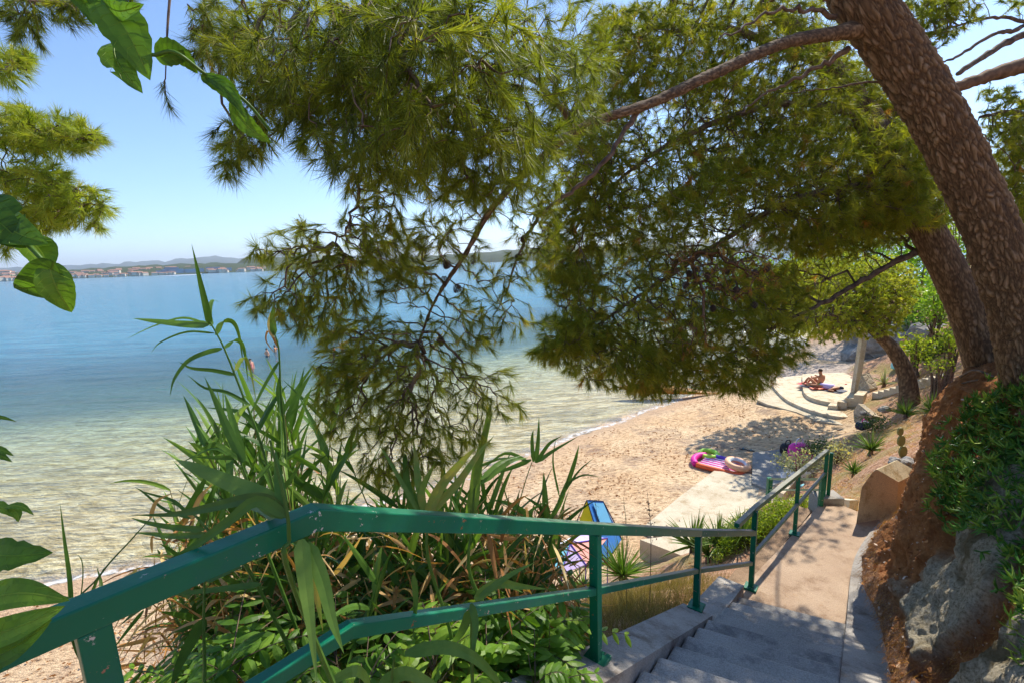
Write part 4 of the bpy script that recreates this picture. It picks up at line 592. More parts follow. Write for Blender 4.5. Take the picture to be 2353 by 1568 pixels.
bgl = [((2240, 640), 'dark bushy tree on the hillside between the two leaning trunks', (2120, 600, 110, 110, 30, 3), 700, .30, 'leaf_green', .4), ((2200, 720), 'bright bush lit by the sun just left of the second trunk', (2155, 690, 50, 55, 22, 1.5), 420, .22, 'leaf_green', .8), ((2160, 760), 'low shaded bush above the grey rocks', (2110, 720, 60, 45, 27, 2), 350, .25, 'leaf_green', .25), ((2000, 600), 'tall leafy tree on the far shore slope behind the dark crown', (1960, 560, 150, 100, 36, 4), 900, .35, 'leaf_green', .5), ((2350, 620), 'bright green bush at the right edge behind the big trunk', (2400, 520, 90, 120, 12, 1.5), 700, .14, 'leaf_green', .9), ((2190, 560), 'hillside tree rising behind the second trunk', (2230, 500, 130, 100, 20, 3), 700, .22, 'leaf_green', .6), ((2130, 820), 'yellow leaved shrub at the top of the litter slope', (2108, 800, 26, 22, 20, .8), 160, .2, 'leaf_lime', .6), ((2210, 800), 'fresh green shrub left of the second trunk base', (2195, 785, 34, 24, 16, .8), 240, .15, 'leaf_lime', .5), ((2170, 850), 'small yellow weed patch beside the upper steps', (2160, 838, 30, 10, 15.5, .6), 120, .1, 'leaf_lime', .5), ((1760, 620), 'distant tree glimpsed under the dark crown', (1750, 640, 200, 60, 42, 4), 700, .4, 'leaf_green', .6)]  # leaf tints carry light: raised for the sunlit bush, lowered for the shaded one
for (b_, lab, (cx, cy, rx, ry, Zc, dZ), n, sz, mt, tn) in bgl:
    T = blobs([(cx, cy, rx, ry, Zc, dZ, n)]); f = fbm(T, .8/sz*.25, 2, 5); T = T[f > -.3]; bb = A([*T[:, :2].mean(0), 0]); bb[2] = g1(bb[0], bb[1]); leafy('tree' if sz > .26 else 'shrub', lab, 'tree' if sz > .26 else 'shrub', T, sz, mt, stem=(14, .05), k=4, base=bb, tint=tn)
# ================================================================ GARDEN PLANTS
def yucca(px, py, size, label, n=60, mat='leaf_yucca', c=None, flat=.2, w_=None, group=None, cat='yucca'):
    c = onground(px, py) if c is None else A(c); t = thing('yucca', label, cat, c, group); m = MB()
    for i in range(n):
        a = rng.uniform(0, 6.283); el = np.clip(rng.normal(.75, .42), -.15, 1.5); L = size*rng.uniform(.7, 1.1); d = A([math.cos(a)*math.cos(el), math.sin(a)*math.cos(el), math.sin(el)]); s = np.linspace(0, 1, 5)[:, None]
        P = c+A([0, 0, size*.18])+d*s*L-A([0, 0, 1])*s**2*L*flat*math.cos(el); m.blade(P, w_ or size*.07, tint=rng.uniform(.3, .75) if el > .2 else rng.uniform(.6, 1), prof=lambda t: np.clip(1-t**1.6, .02, 1))
    m.build('leaves', mat, t); m = MB(); m.tube([c-A([0, 0, .1]), c+A([0, 0, size*.25])], [size*.1, size*.08], 7); m.build('stem', 'twig', t); return t
for (x, y, s, lab) in [(2080, 960, .75, 'yucca rosette on the litter slope straight below the small pine'), (2000, 1042, .62, 'yucca rosette below the pine shade beside the grey leaved shrub'), (1960, 1092, .42, 'small yucca rosette left of the concrete block'), (2140, 955, .7, 'yucca rosette partly hidden by the orange earth lip'), (2128, 838, .95, 'big yucca above the upper steps behind the small pine'), (2160, 815, .9, 'yucca high on the slope left of the second trunk'), (1592, 1268, .8, 'upright yucca clump behind the railing where the path rail starts'), (1650, 1262, .62, 'yucca in the middle of the row behind the railing'), (1705, 1245, .55, 'yucca at the path end of the row behind the railing'), (1625, 1285, .45, 'small low yucca between the upright clump and the middle one')]: yucca(x, y, s, lab, 70)
ag = onground(2030, 888); yucca(0, 0, .8, 'agave with broad grey green blades in a round bed by the pillar', 22, c=ag, w_=.11, flat=.35, mat='leaf_grey', cat='agave')
yucca(1425, 1340, .95, 'large dark spiky yucca mound just behind the post of the staircase railing', 190, mat='leaf_reed', c=onground(1430, 1350)+A([0, 0, .1]), flat=.15, w_=.028)
yucca(1330, 1330, .6, 'smaller spiky yucca left of the dark mound beside the pastel beach shelter', 80, mat='leaf_reed', c=onground(1340, 1360), flat=.2, w_=.022)
leafy('shrub', 'pale silver leaved shrub sprawling beyond the path railing', 'shrub', blobs([(1850, 1065, 60, 30, 13.6, .5, 260), (1800, 1050, 20, 12, 14, .4, 40)]), .09, 'leaf_grey', stem=(20, .02), k=4, tint=.4)
leafy('shrub', 'silver shrub with orange seed heads just beside the lower yuccas', 'shrub', blobs([(1925, 1040, 34, 26, 13.3, .4, 160)]), .08, 'leaf_grey', stem=(20, .02), k=4, tint=.75)
leafy('shrub', 'dark green mat shrub behind the silver shrub', 'shrub', blobs([(1880, 1028, 40, 12, 14.8, .5, 160)]), .08, 'leaf_yucca', stem=(8, .02), k=5, tint=.15)
leafy('shrub', 'low dark creeping shrub on the bank below the rubble wall', 'shrub', blobs([(2010, 972, 40, 16, 15.8, .5, 160)]), .08, 'leaf_yucca', stem=(6, .02), k=4, tint=.1)
# lime ground shrub along the path's outer side
gp = []
for j in range(1300):
    x = rng.uniform(1640, 1860); lo = np.interp(x, [1640, 1720, 1790, 1870], [1300, 1255, 1220, 1160]); hi = np.interp(x, [1640, 1720, 1790, 1870], [1225, 1190, 1165, 1150]); y = rng.uniform(min(hi, lo-4), lo-2); gp.append(onground(x, y)+A([0, 0, rng.uniform(.02, .16)]))
leafy('shrub', 'yellow green leafy shrub spilling along the outer edge of the path', 'shrub', A(gp), .045, 'leaf_lime', stem=(30, .01), k=9, tint=.55, base=A([3.9, 7.4, 2.9]))
# prickly pear pad
ca = onground(2072, 1052); m = MB()
for (dx, dz, r) in [(0, .14, .13), (-.06, .38, .12), (-.1, .58, .09)]:
    cc = ca+A([dx, 0, dz]); n = 14; V = [cc+A([math.cos(a)*r*.62, -.02*s, math.sin(a)*r]) for s in (-1, 1) for a in np.linspace(0, 6.283, n, endpoint=False)]; m.add(V, [tuple(range(n)), tuple(range(n, 2*n))[::-1]]+[(i, n+i, n+(i+1) % n, (i+1) % n) for i in range(n)])
m.build('prickly_pear', 'cactus', label='yellowish prickly pear stem standing on the litter slope above the block', category='cactus')
# ice plant hanging over the bank
sel = np.where((tj > 1.9) & (ti > 1.3) & (rng.random(len(tj)) < .95))[0]; pu, pv, pZ = proj(Vb2[sel]); dens = np.clip(1.2-np.hypot((pu-2310)/180, (pv-1060)/185), 0, 1)*(pu > np.interp(pv, [860, 920, 1000, 1150, 1250], [2340, 2265, 2185, 2135, 2150]))+.9*(np.hypot((pu-2370)/70, (pv-1270)/30) < 1)+.5*(pu > 2352)
sel = sel[(dens*1.3+.35*n2[sel] > .38)*(pu > 2110)]; m = MB(); cN = 2600; pick = rng.choice(sel, cN)
VV = []; FF = []; TT = []; nv = 0
for g in pick:
    c = Vb2[g]+rng.normal(size=3)*.05+Nb[g]*rng.uniform(.0, .09); ax = norm(Nb[g]*.6+A([0, 0, .5])+rng.normal(size=3)*.6); tn = rng.normal(.68, .2)
    for q in range(7):
        d = norm(ax*.8+rng.normal(size=3)*.75); L = rng.uniform(.05, .095); u = norm(np.cross(d, rng.normal(size=3))); v = np.cross(d, u); r = .0078; mid = c+d*L*.55-ax*.004; tip = c+d*L+ax*L*.22
        VV += [c+u*r*.7, c-u*r*.35+v*r*.6, c-u*r*.35-v*r*.6, mid+u*r, mid-u*r*.5+v*r*.9, mid-u*r*.5-v*r*.9, tip]; FF += [(nv, nv+1, nv+4, nv+3), (nv+1, nv+2, nv+5, nv+4), (nv+2, nv, nv+3, nv+5), (nv+3, nv+4, nv+6), (nv+4, nv+5, nv+6), (nv+5, nv+3, nv+6)]; nv += 7; TT += [np.clip(tn+rng.normal(0, .1)+(.4 if rng.random() < .05 else 0), 0, 1)]*6
mk('ice_plant', VV, FF, 'leaf_ice', None, {'tint': ('FACE', TT)}, kind='stuff', label='mat of fleshy green ice plant hanging over the top of the earth bank', category='ground cover')
# pine litter and dry grass
def needles_on(P, Nn, L, wd, name, lab, mat='leaf_dry', up=.1, cat='litter', tn=.4):
    n = len(P); d = rng.normal(size=(n, 3)); d = norm(d-Nn*np.sum(d*Nn, 1)[:, None]+Nn*up*rng.random((n, 1))); V, Fq = needle_mesh(P+Nn*.006, d, L*rng.uniform(.6, 1.2, n), wd); mk(name, V, Fq, mat, None, {'tint': ('FACE', np.clip(rng.normal(tn, .25, n), 0, 1))}, kind='stuff', label=lab, category=cat)
g_ = rng.choice(np.where((lit > .4) | (cre > .5))[0], 9000); needles_on(Vb2[g_]+rng.normal(size=(9000, 3))*.02, Nb[g_], .08, .0028, 'pine_litter', 'brown fallen pine needles collected in the gutter of the bank', tn=.2)
px_ = rng.uniform(5, 20, 90000); py_ = rng.uniform(7.5, 22, 90000); s_ = (shore_sd(px_, py_) < -7); px_, py_ = px_[s_], py_[s_]; z_ = gz(px_, py_); ok = (z_ > 1.7); px_, py_, z_ = px_[ok][:26000], py_[ok][:26000], z_[ok][:26000]
needles_on(np.c_[px_, py_, z_], np.tile([0, 0, 1.], (len(px_), 1)), .14, .008, 'pine_litter', 'dry needle litter and straw covering the sunny slope', up=.9, tn=.55)
N_ = 22000; a = rng.uniform(0, 1, N_); b_ = rng.uniform(0, 1, N_)**1.2; pos = LB+np.outer(-1.6+a*6.2, S)-np.outer(.18+b_*(1.2+1.3*a), NR); z_ = gz(pos[:, 0], pos[:, 1]); L = rng.uniform(.12, .42, N_); d = norm(rng.normal(size=(N_, 3))*.45+A([0, 0, 1])); V, Fq = needle_mesh(np.c_[pos, z_], d, L, .005)
mk('dry_grass', V, Fq, 'leaf_grass', None, {'tint': ('FACE', np.clip(rng.normal(.5, .25, N_), 0, 1))}, kind='stuff', label='matted dry straw coloured grass filling the slope beside the kerb', category='grass')
for j, (x, y, h, lab) in enumerate([(1375, 1240, .75, 'bare branched dry stalk rising in front of the blue and yellow tent'), (1495, 1225, .75, 'dry stalk with dark seed pods right of the tent'), (1440, 1235, .5, 'thin dry twiggy stalk between the tent and the seed pod stalk')]):
    q = pd(x, y, 5.6); q0 = A([q[0], q[1], g1(q[0], q[1])]); t = thing('dry_stalk', lab, 'weed', q0); m = MB(); topz = pd(x-8, y-95, 5.6); ax = cr([q0, q, topz], 6); m.tube(ax, np.linspace(.006, .002, len(ax)), 5); 
    for i in range(26):
        s = rng.uniform(.45, 1); p = ax[int(s*(len(ax)-1))]; d = norm(rng.normal(size=3)+A([0, 0, 1.4]))*rng.uniform(.05, .2)*(1.2-s); m.tube([p, p+d*.5, p+d], .0015, 3)
        if j == 1:
            for e_ in (1, .6): c = p+d*e_; m.add(c+rng.normal(size=(4, 3))*.009, [(0, 1, 2), (0, 2, 3), (0, 3, 1), (1, 2, 3)])
    m.build('stalk', 'weedy' if j != 1 else 'cone', t)

n_ = 2600; tt = rng.uniform(-2.5, 4.0, n_); qq = rng.uniform(.16, 1.5, n_)**1; edge_ = rng.random(n_) < .5; qq = np.where(edge_, 1.25+rng.random(n_)*.25, qq); XY = LB+np.outer(tt, S)+np.outer(qq, NR); dz_ = (PL[:2]-LB)@S; tread = np.ceil(np.maximum(0, ((PL[None, :2]-XY)@S+np.maximum(0, 0))/GO)); zz = np.where((XY-PL[:2])@norm(A([-e[1], e[0]])) > 0, 3.705, 3.705+RISE*np.maximum(1, np.ceil(((PL[:2]-XY)@norm(A([-(-e[1]), -e[0]])))/(GO*abs(S@norm(A([e[1], -e[0]])))))))
ok = (zz < 3.71) | True; V, Fq = needle_mesh(np.c_[XY, zz+.004], norm(rng.normal(size=(n_, 3))*A([1, 1, .04])), rng.uniform(.05, .09, n_), .002); mk('pine_litter', V, Fq, 'leaf_dry', None, {'tint': ('FACE', np.clip(rng.normal(.3, .2, n_), 0, 1))}, kind='stuff', label='loose brown pine needles scattered over the steps and the path', category='litter')
n_ = 9000; uu_ = rng.uniform(-14, 24, n_); ww_ = np.interp(uu_, _u, _w)-np.abs(rng.normal(3.2, 2.2, n_))-.7; XX = uu_*UD[0]+ww_*WD[0]; YY = uu_*UD[1]+ww_*WD[1]; cl = fbm(np.c_[XX, YY, 0*XX], .5, 3, 21); kq = cl > -.1; XX, YY = XX[kq], YY[kq]; n_ = len(XX); Z0 = gz(XX, YY)+.035; al = rng.uniform(0, 6.28, n_); s1_ = rng.uniform(.015, .06, n_); dx = np.c_[np.cos(al)*s1_, np.sin(al)*s1_, 0*al]; dy = np.c_[-np.sin(al)*s1_*.35, np.cos(al)*s1_*.35, s1_*.25]; cc = np.c_[XX, YY, Z0]
V = np.stack([cc-dx, cc+dy, cc+dx, cc-dy], 1).reshape(-1, 3); mk('dry_seaweed', V, np.arange(4*n_).reshape(-1, 4), 'leaf_dry', None, {'tint': ('FACE', np.clip(rng.normal(-.1, .12, n_), 0, .3))}, kind='stuff', label='dark scraps of dry seaweed strewn along the sand', category='seaweed')
# ================================================================ REEDS
def arch(base, d, L, bend, n=9): s = np.linspace(0, 1, n)[:, None]; return base+norm(d)*s*L+A([0, 0, -1])*(s**2)*L*bend
def reed(label, stem, rad, leaves, group='giant reeds growing behind the green railing', dry=0):
    t = thing('reed', label, 'reed', stem[0], group); m = MB(); m.tube(stem, np.linspace(rad, rad*.35, len(stem)), 6, tint=.5); m.build('stem', 'leaf_grass' if dry else 'leaf_reed', t); g = MB(); d_ = MB()
    for P, wd, dr, tn, wv in leaves: (d_ if dr else g).blade(P, wd, wv, tint=tn, fold=.25 if wv is None else .1)
    if g.n: g.build('leaves', 'leaf_reed', t)
    if d_.n: d_.build('dry_leaves', 'leaf_dry', t)
    return t
def facev(pts, Zd): p0, p1 = pd(*pts[0], Zd), pd(*pts[-1], Zd); v = norm((p0+p1)/2-EYE); return norm(np.cross(p1-p0, v))+v*rng.uniform(-.45, .45)
def hero(label, Zd, sp, lp, rad=.011):
    top = [pd(x, y, Zd) for x, y in sp]; q = top[0]; gr = A([q[0]+rng.normal()*.1, q[1]+.2, g1(q[0], q[1]+.2)]); stem = cr([gr, (gr+q)/2+A([.03, 0, 0])]+top, 6); L = []
    for pts, w_, tn, dr, dz in lp: nz_ = len(pts); L.append((cr([pd(x, y, Zd+dz*i/(nz_-1)) for i, (x, y) in enumerate(pts)], 4), w_*(1.05 if Zd < 1.5 else .8), dr, tn, facev(pts, Zd)))
    return reed(label, stem, rad, L)
hero('tallest reed, its bare top blade reaching up to the horizon', 2.7, [(640, 1180), (600, 1020), (555, 900), (515, 800), (480, 735)], [
    ([(482, 745), (472, 700), (458, 640), (440, 560)], .05, .45, 0, -.1), ([(480, 745), (430, 745), (360, 738), (304, 731)], .055, .5, 0, .1), ([(478, 745), (420, 730), (350, 750), (288, 780)], .018, .5, 0, .2), ([(492, 765), (430, 762), (370, 785), (345, 812)], .016, .3, 0, -.2), ([(485, 750), (480, 720), (488, 690), (505, 695)], .04, .4, 0, .2),
    ([(496, 770), (510, 740), (535, 740), (550, 775), (560, 850)], .04, .6, 0, .2), ([(510, 800), (470, 810), (430, 830), (400, 870), (390, 910)], .035, .35, 0, -.1), ([(515, 800), (540, 780), (560, 800), (570, 880)], .04, .5, 0, .2), ([(540, 860), (490, 850), (440, 845), (410, 830)], .03, .3, 0, -.2), ([(575, 930), (520, 900), (470, 890), (430, 860)], .03, .25, 0, -.1), ([(600, 990), (560, 950), (520, 940), (470, 935)], .04, .4, 0, .1), ([(540, 850), (560, 820), (575, 850), (590, 930)], .03, .9, 0, .2)])
hero('slender reed with a twisted browning tip close beside the pine boughs', 2.9, [(668, 1150), (655, 1000), (645, 900), (640, 800), (628, 760)], [
    ([(630, 770), (626, 730), (630, 695)], .05, .5, 0, 0), ([(628, 775), (618, 745), (622, 715)], .035, .95, 1, 0), ([(640, 830), (610, 880), (585, 930), (560, 980)], .025, .4, 0, -.2), ([(640, 800), (625, 770), (615, 760), (612, 785), (640, 820)], .02, .2, 1, 0), ([(652, 950), (640, 900), (642, 860)], .05, .4, 0, 0), ([(655, 960), (690, 930), (710, 900), (745, 885)], .02, .4, 0, .2)])
hero('broad leaved reed spreading left in front of the shallows', 2.4, [(600, 1230), (580, 1140), (560, 1080), (545, 1040)], [
    ([(560, 1060), (530, 1000), (500, 930), (470, 865)], .06, .4, 0, 0), ([(560, 1060), (535, 970), (515, 900)], .055, .35, 0, .2), ([(556, 1060), (500, 1020), (470, 1030), (440, 1052)], .03, .3, 0, -.2), ([(545, 1050), (495, 1050), (440, 1048)], .03, .35, 0, -.1), ([(530, 1050), (528, 1070), (530, 1110), (532, 1160)], .05, .55, 0, -.1), ([(585, 1100), (640, 1060), (700, 1110)], .03, .5, 0, .2), ([(600, 1140), (650, 1120), (700, 1050)], .05, .4, 0, .1), ([(560, 1080), (500, 1030), (440, 1050), (395, 1075)], .018, .3, 0, 0)])
hero('low reed with long blades pointing at the left shore', 2.1, [(560, 1290), (500, 1240), (455, 1190), (430, 1165)], [
    ([(432, 1180), (450, 1140), (480, 1080)], .06, .4, 0, 0), ([(432, 1180), (400, 1150), (350, 1135), (320, 1125)], .018, .3, 0, 0), ([(440, 1190), (380, 1170), (330, 1130), (310, 1118)], .016, .3, 0, 0), ([(470, 1215), (400, 1210), (340, 1200), (300, 1188)], .035, .35, 0, 0), ([(480, 1225), (400, 1230), (350, 1225), (305, 1222)], .035, .3, 0, .1), ([(440, 1190), (460, 1140), (490, 1110)], .03, .7, 1, 0), ([(560, 1290), (480, 1300), (400, 1330), (345, 1338)], .04, .3, 0, 0), ([(530, 1270), (450, 1290), (360, 1330)], .03, .3, 0, -.1), ([(600, 1340), (520, 1350), (430, 1360), (320, 1370)], .035, .35, 0, 0)])
hero('reed pressed against the railing with big arching blades over the top rail', 1.28, [(668, 1330), (664, 1240), (660, 1180), (640, 1090), (620, 1010)], [
    ([(655, 1185), (600, 1140), (520, 1105), (440, 1070), (405, 1055)], .055, .7, 0, .2), ([(655, 1180), (620, 1150), (570, 1145), (480, 1165), (400, 1180), (300, 1182)], .035, .25, 0, .1), ([(660, 1185), (590, 1150), (520, 1200), (420, 1270), (280, 1345)], .03, .45, 0, -.1), ([(640, 1180), (600, 1160), (540, 1160)], .05, .35, 0, .3), ([(650, 1175), (640, 1100), (632, 1030)], .03, .5, 0, .1), ([(692, 1238), (700, 1320), (712, 1420), (728, 1566)], .04, .75, 0, -.15), ([(705, 1245), (740, 1330), (762, 1420), (790, 1500)], .038, .6, 0, -.12), ([(695, 1240), (720, 1330), (742, 1450)], .03, .95, 0, .1)], .009)
hero('fresh bright reed rising above the middle of the handrail', 2.2, [(985, 1290), (982, 1200), (978, 1180)], [
    ([(982, 1185), (1010, 1120), (1060, 1060), (1100, 1020)], .065, .95, 0, 0), ([(980, 1185), (1050, 1110), (1100, 1040), (1135, 1000)], .05, .9, 0, .1), ([(975, 1180), (960, 1100), (955, 1050), (948, 1005)], .045, .9, 0, .1), ([(975, 1180), (970, 1120), (1000, 1060)], .045, .85, 0, 0), ([(965, 1180), (930, 1120), (890, 1050), (870, 1020)], .03, .6, 0, 0), ([(950, 1175), (935, 1110), (930, 1050), (925, 1040)], .05, .5, 0, .2), ([(975, 1185), (950, 1140), (920, 1115)], .05, .5, 0, .1)])
hero('thick upright reed right of the handrail middle with sheathed spear leaves', 2.5, [(1080, 1320), (1085, 1200), (1090, 1120)], [
    ([(1085, 1180), (1095, 1080), (1110, 1010), (1125, 925)], .075, .75, 0, 0), ([(1090, 1120), (1105, 1040), (1120, 980), (1132, 940)], .05, .8, 0, 0), ([(1105, 1100), (1150, 1060), (1200, 1045)], .035, .6, 0, .2), ([(1105, 1110), (1170, 1060), (1215, 1050)], .04, .6, 0, .2), ([(1102, 1070), (1140, 1055), (1170, 1050)], .02, .6, 0, 0), ([(1090, 1190), (1080, 1150), (1085, 1100)], .06, .6, 0, 0)], .014)
hero('reed leaning right over the sand with a fan of narrow blades', 3.1, [(1150, 1300), (1180, 1200), (1205, 1110), (1222, 1060)], [
    ([(1225, 1060), (1222, 1010), (1225, 985)], .035, .35, 0, 0), ([(1230, 1062), (1236, 1010), (1238, 955)], .04, .35, 0, 0), ([(1232, 1062), (1260, 1020), (1290, 1000)], .035, .4, 0, 0), ([(1235, 1060), (1270, 1035), (1330, 1000)], .035, .35, 0, .1), ([(1220, 1055), (1170, 1075), (1120, 1090)], .04, .5, 0, 0), ([(1215, 1060), (1160, 1040), (1100, 1085)], .03, .5, 0, 0)], .007)
hero('dark narrow reed reaching furthest right above the handrail', 3.1, [(1200, 1310), (1260, 1200), (1300, 1120)], [
    ([(1300, 1120), (1320, 1060), (1330, 1020)], .04, .3, 0, 0), ([(1302, 1120), (1330, 1080), (1365, 1050)], .02, .3, 0, 0), ([(1300, 1110), (1340, 1090), (1380, 1095)], .018, .3, 0, 0), ([(1285, 1140), (1270, 1060), (1278, 1000)], .018, .3, 0, 0), ([(1262, 1195), (1290, 1150), (1310, 1080)], .03, .4, 0, 0), ([(1250, 1220), (1290, 1140), (1330, 1080)], .028, .4, 0, .1), ([(1180, 1230), (1210, 1180), (1270, 1140)], .035, .4, 0, 0)], .007)
hero('single thin reed blade standing alone near the left shore', 2.0, [(170, 1440), (165, 1400), (162, 1350)], [([(166, 1440), (160, 1330), (148, 1240), (138, 1155)], .022, .4, 0, 0), ([(175, 1440), (190, 1330), (185, 1280), (160, 1270)], .006, .3, 0, 0)], .004)
hero('bent dark reed cane slanting up from the left end of the handrail', 1.9, [(160, 1450), (230, 1320), (300, 1240), (345, 1190)], [([(200, 1400), (180, 1380), (110, 1360)], .02, .6, 0, 0), ([(210, 1390), (215, 1350), (240, 1300)], .02, .7, 0, 0), ([(225, 1385), (232, 1340), (222, 1300)], .02, .6, 0, .1), ([(345, 1190), (360, 1150), (400, 1130)], .02, .6, 1, 0)], .006)
# background reeds (same stand, own shapes)
labs = ['brown bladed', 'dense green', 'half dry', 'thin stalked', 'bushy', 'short leafy', 'drooping', 'upright', 'broken topped', 'straw coloured']
where = ['behind the left end of the handrail', 'under the corner of the handrail', 'below the middle of the handrail', 'between the two rails', 'near the first full post', 'low by the beach sand']
ri = 0
for j in range(180):
    x = rng.uniform(380, 1290); Zd = rng.uniform(2.6, 4.6); ytop = rng.uniform(1120, 1330) if rng.random() < .6 else rng.uniform(1220, 1480)
    if j % 4 == 0: x = rng.uniform(420, 770); ytop = rng.uniform(900, 1090)
    ytop = max(ytop, np.interp(x, [380, 520, 600, 760, 900, 1290], [1120, 980, 900, 950, 1130, 1180]))
    tp = pd(x, ytop, Zd); bx = tp+A([rng.normal()*.3, rng.normal()*.3, 0]); gr = A([bx[0], bx[1], g1(bx[0], bx[1])])
    if gr[2] > tp[2]-.5: tp[2] = gr[2]+.8
    if (A(gr[:2])-LB)@NR > -.35: continue
    stem = cr([gr, (gr+tp)/2+rng.normal(size=3)*.06, tp], 8); L = []; n = 16; ddir = rng.uniform(0, 6.28); dryness = rng.uniform(.45, .85)
    for i in range(n):
        s = .18+.82*i/(n-1); b = stem[int(s*(len(stem)-1))]; a = ddir+(math.pi if i % 2 else 0)+rng.normal()*.35; el = rng.uniform(.35, 1.1) if s < .75 else rng.uniform(.8, 1.4); d = A([math.cos(a)*math.cos(el), math.sin(a)*math.cos(el), math.sin(el)]); dr = s < dryness and rng.random() < .8; tp_ = s >= .75; L.append((arch(b, d, rng.uniform(.38, .62), (rng.uniform(.05, .4) if tp_ else rng.uniform(.2, 1.0)) if not dr else rng.uniform(.9, 1.9)), rng.uniform(.03, .055) if not dr else rng.uniform(.02, .04), dr, rng.uniform(.1, .8), None))
    reed('slender reed in the crowded stand behind the handrail', stem, .008, L, group='crowded reeds filling the stand', dry=rng.random() < .6)
# thicket of dead blades and stems low down
m = MB(); 
for j in range(3000):
    x = rng.uniform(330, 1330); y = rng.uniform(1200, 1640); Zd = rng.uniform(2.7, 5.2); p = pd(x, y, Zd)
    if (p[:2]-LB)@NR > -.3: continue
    z = g1(p[0], p[1]); 
    if p[2] < z: p[2] = z+.05
    if p[2] > z+2.5: continue
    m.blade(arch(p, rng.normal(size=3)*A([1, 1, .6])+A([0, 0, .5]), rng.uniform(.15, .45), rng.uniform(-.2, 1), 6), rng.uniform(.01, .036), tint=rng.uniform(0, 1))
m.build('dead_reed_leaves', 'leaf_dry', kind='stuff', label='tangle of dead brown reed blades under the living reeds', category='undergrowth')
# pinnate and bushy green plants between the reeds
def pinnate(label, base, n, size, mat='leaf_green', tn=.5, lean=None):
    t = thing('leafy_plant', label, 'plant', base, 'green leafy plants growing below the handrail'); m = MB(); st_ = MB()
    for i in range(n):
        a = rng.uniform(0, 6.283); el = rng.uniform(.3, 1.3); d = A([math.cos(a)*math.cos(el), math.sin(a)*math.cos(el), math.sin(el)]); 
        if lean is not None: d = norm(d+A(lean))
        P = arch(base+A([0, 0, rng.uniform(0, size*.5)]), d, size*rng.uniform(.6, 1.1), rng.uniform(.2, .7), 12); st_.tube(P, np.linspace(.004, .0015, 12), 4); T = norm(np.gradient(P, axis=0)); sd_ = norm(np.cross(T, A([0, 0, 1.])+rng.normal(size=3)*.2)); q = tn+rng.normal()*.2
        for k_ in range(2, 12, 2):
            for s in (-1, 1):
                L = size*.27*(1.15-.05*k_)*rng.uniform(.8, 1.1); dd = norm(sd_[k_]*s+T[k_]*.55+A([0, 0, -.15])); m.blade(arch(P[k_], dd, L, .25, 5), L*.42, A([0, 0, 1.])+rng.normal(size=3)*.3 if False else np.cross(dd, norm(A([0, 0, 1.])+rng.normal(size=3)*.35)), tint=np.clip(q+rng.normal()*.1, 0, 1), prof=lambda t: np.sin(np.pi*np.clip(t*.93+.06, 0, 1))**.8+.02)
    m.build('leaves', mat, t); st_.build('stems', 'twig', t); return t
pl = ['with drooping leaflet rows', 'with dense dark leaflets', 'with bright leaflets', 'half hidden by reed blades', 'with wide spreading fronds']
pw = ['at the very bottom below the lower rail', 'beside the first full post', 'under the sloping handrail', 'in the gap between the two rails', 'above the dry grass']
for j, (x, y, Zd, s) in enumerate([(1200, 1440, 2.9, .6), (1120, 1500, 2.6, .55), (1260, 1500, 2.8, .5), (1000, 1540, 2.4, .5), (900, 1480, 2.8, .55), (780, 1540, 2.5, .5), (640, 1500, 2.6, .55), (540, 1540, 2.3, .5), (1050, 1420, 3.2, .6), (860, 1400, 3.2, .55), (600, 1400, 3.1, .5), (480, 1480, 2.9, .5), (1300, 1440, 3.2, .45), (1170, 1330, 3.7, .6), (700, 1430, 3.4, .5), (400, 1540, 2.5, .4), (960, 1330, 3.8, .5), (520, 1440, 3.4, .5), (1230, 1560, 2.5, .4), (840, 1570, 2.2, .4)]):
    p = pd(x, y+40, Zd); p[2] = max(p[2]-.1, g1(p[0], p[1])); t = pinnate('green plant with paired leaflets growing low among the reeds', p, 13, s, tn=.4+.25*(j % 3 == 0)); st_ = MB(); st_.tube([A([p[0], p[1], g1(p[0], p[1])-.05]), p+A([0, 0, .05])], [.012, .006], 5); st_.build('stem', 'twig', t)
# big blades in front near the bottom
hero('arching reed blades sweeping low in front of the lower rail', 1.6, [(905, 1620), (900, 1560), (905, 1510)], [([(930, 1500), (1020, 1485), (1090, 1510), (1140, 1560), (1160, 1600)], .055, .55, 0, .1), ([(870, 1575), (930, 1545), (990, 1570), (1040, 1600)], .06, .7, 0, .1), ([(850, 1570), (820, 1540), (770, 1560), (740, 1600)], .05, .75, 0, -.1)])
hero('reed hanging a folded blade across the lower rail', 1.75, [(1085, 1560), (1083, 1480), (1082, 1390)], [([(1082, 1385), (1092, 1430), (1088, 1480), (1084, 1530)], .035, .4, 0, -.1), ([(1080, 1400), (1060, 1450), (1020, 1500)], .045, .4, 0, .1), ([(1090, 1375), (1140, 1340), (1190, 1345), (1260, 1352)], .05, .6, 0, .1), ([(1100, 1370), (1170, 1320), (1230, 1290)], .03, .6, 0, .1), ([(950, 1320), (955, 1380), (948, 1470)], .03, .45, 0, 0)])
hero('dark drooping reed left of the handrail corner', 1.9, [(475, 1620), (470, 1520), (468, 1420), (470, 1330)], [([(470, 1420), (440, 1470), (410, 1530), (390, 1590)], .06, .15, 0, 0), ([(465, 1330), (400, 1350), (330, 1390), (270, 1440)], .045, .15, 0, 0), ([(470, 1330), (520, 1310), (560, 1300)], .05, .2, 0, 0), ([(330, 1400), (290, 1450), (260, 1490)], .02, .3, 0, 0)])
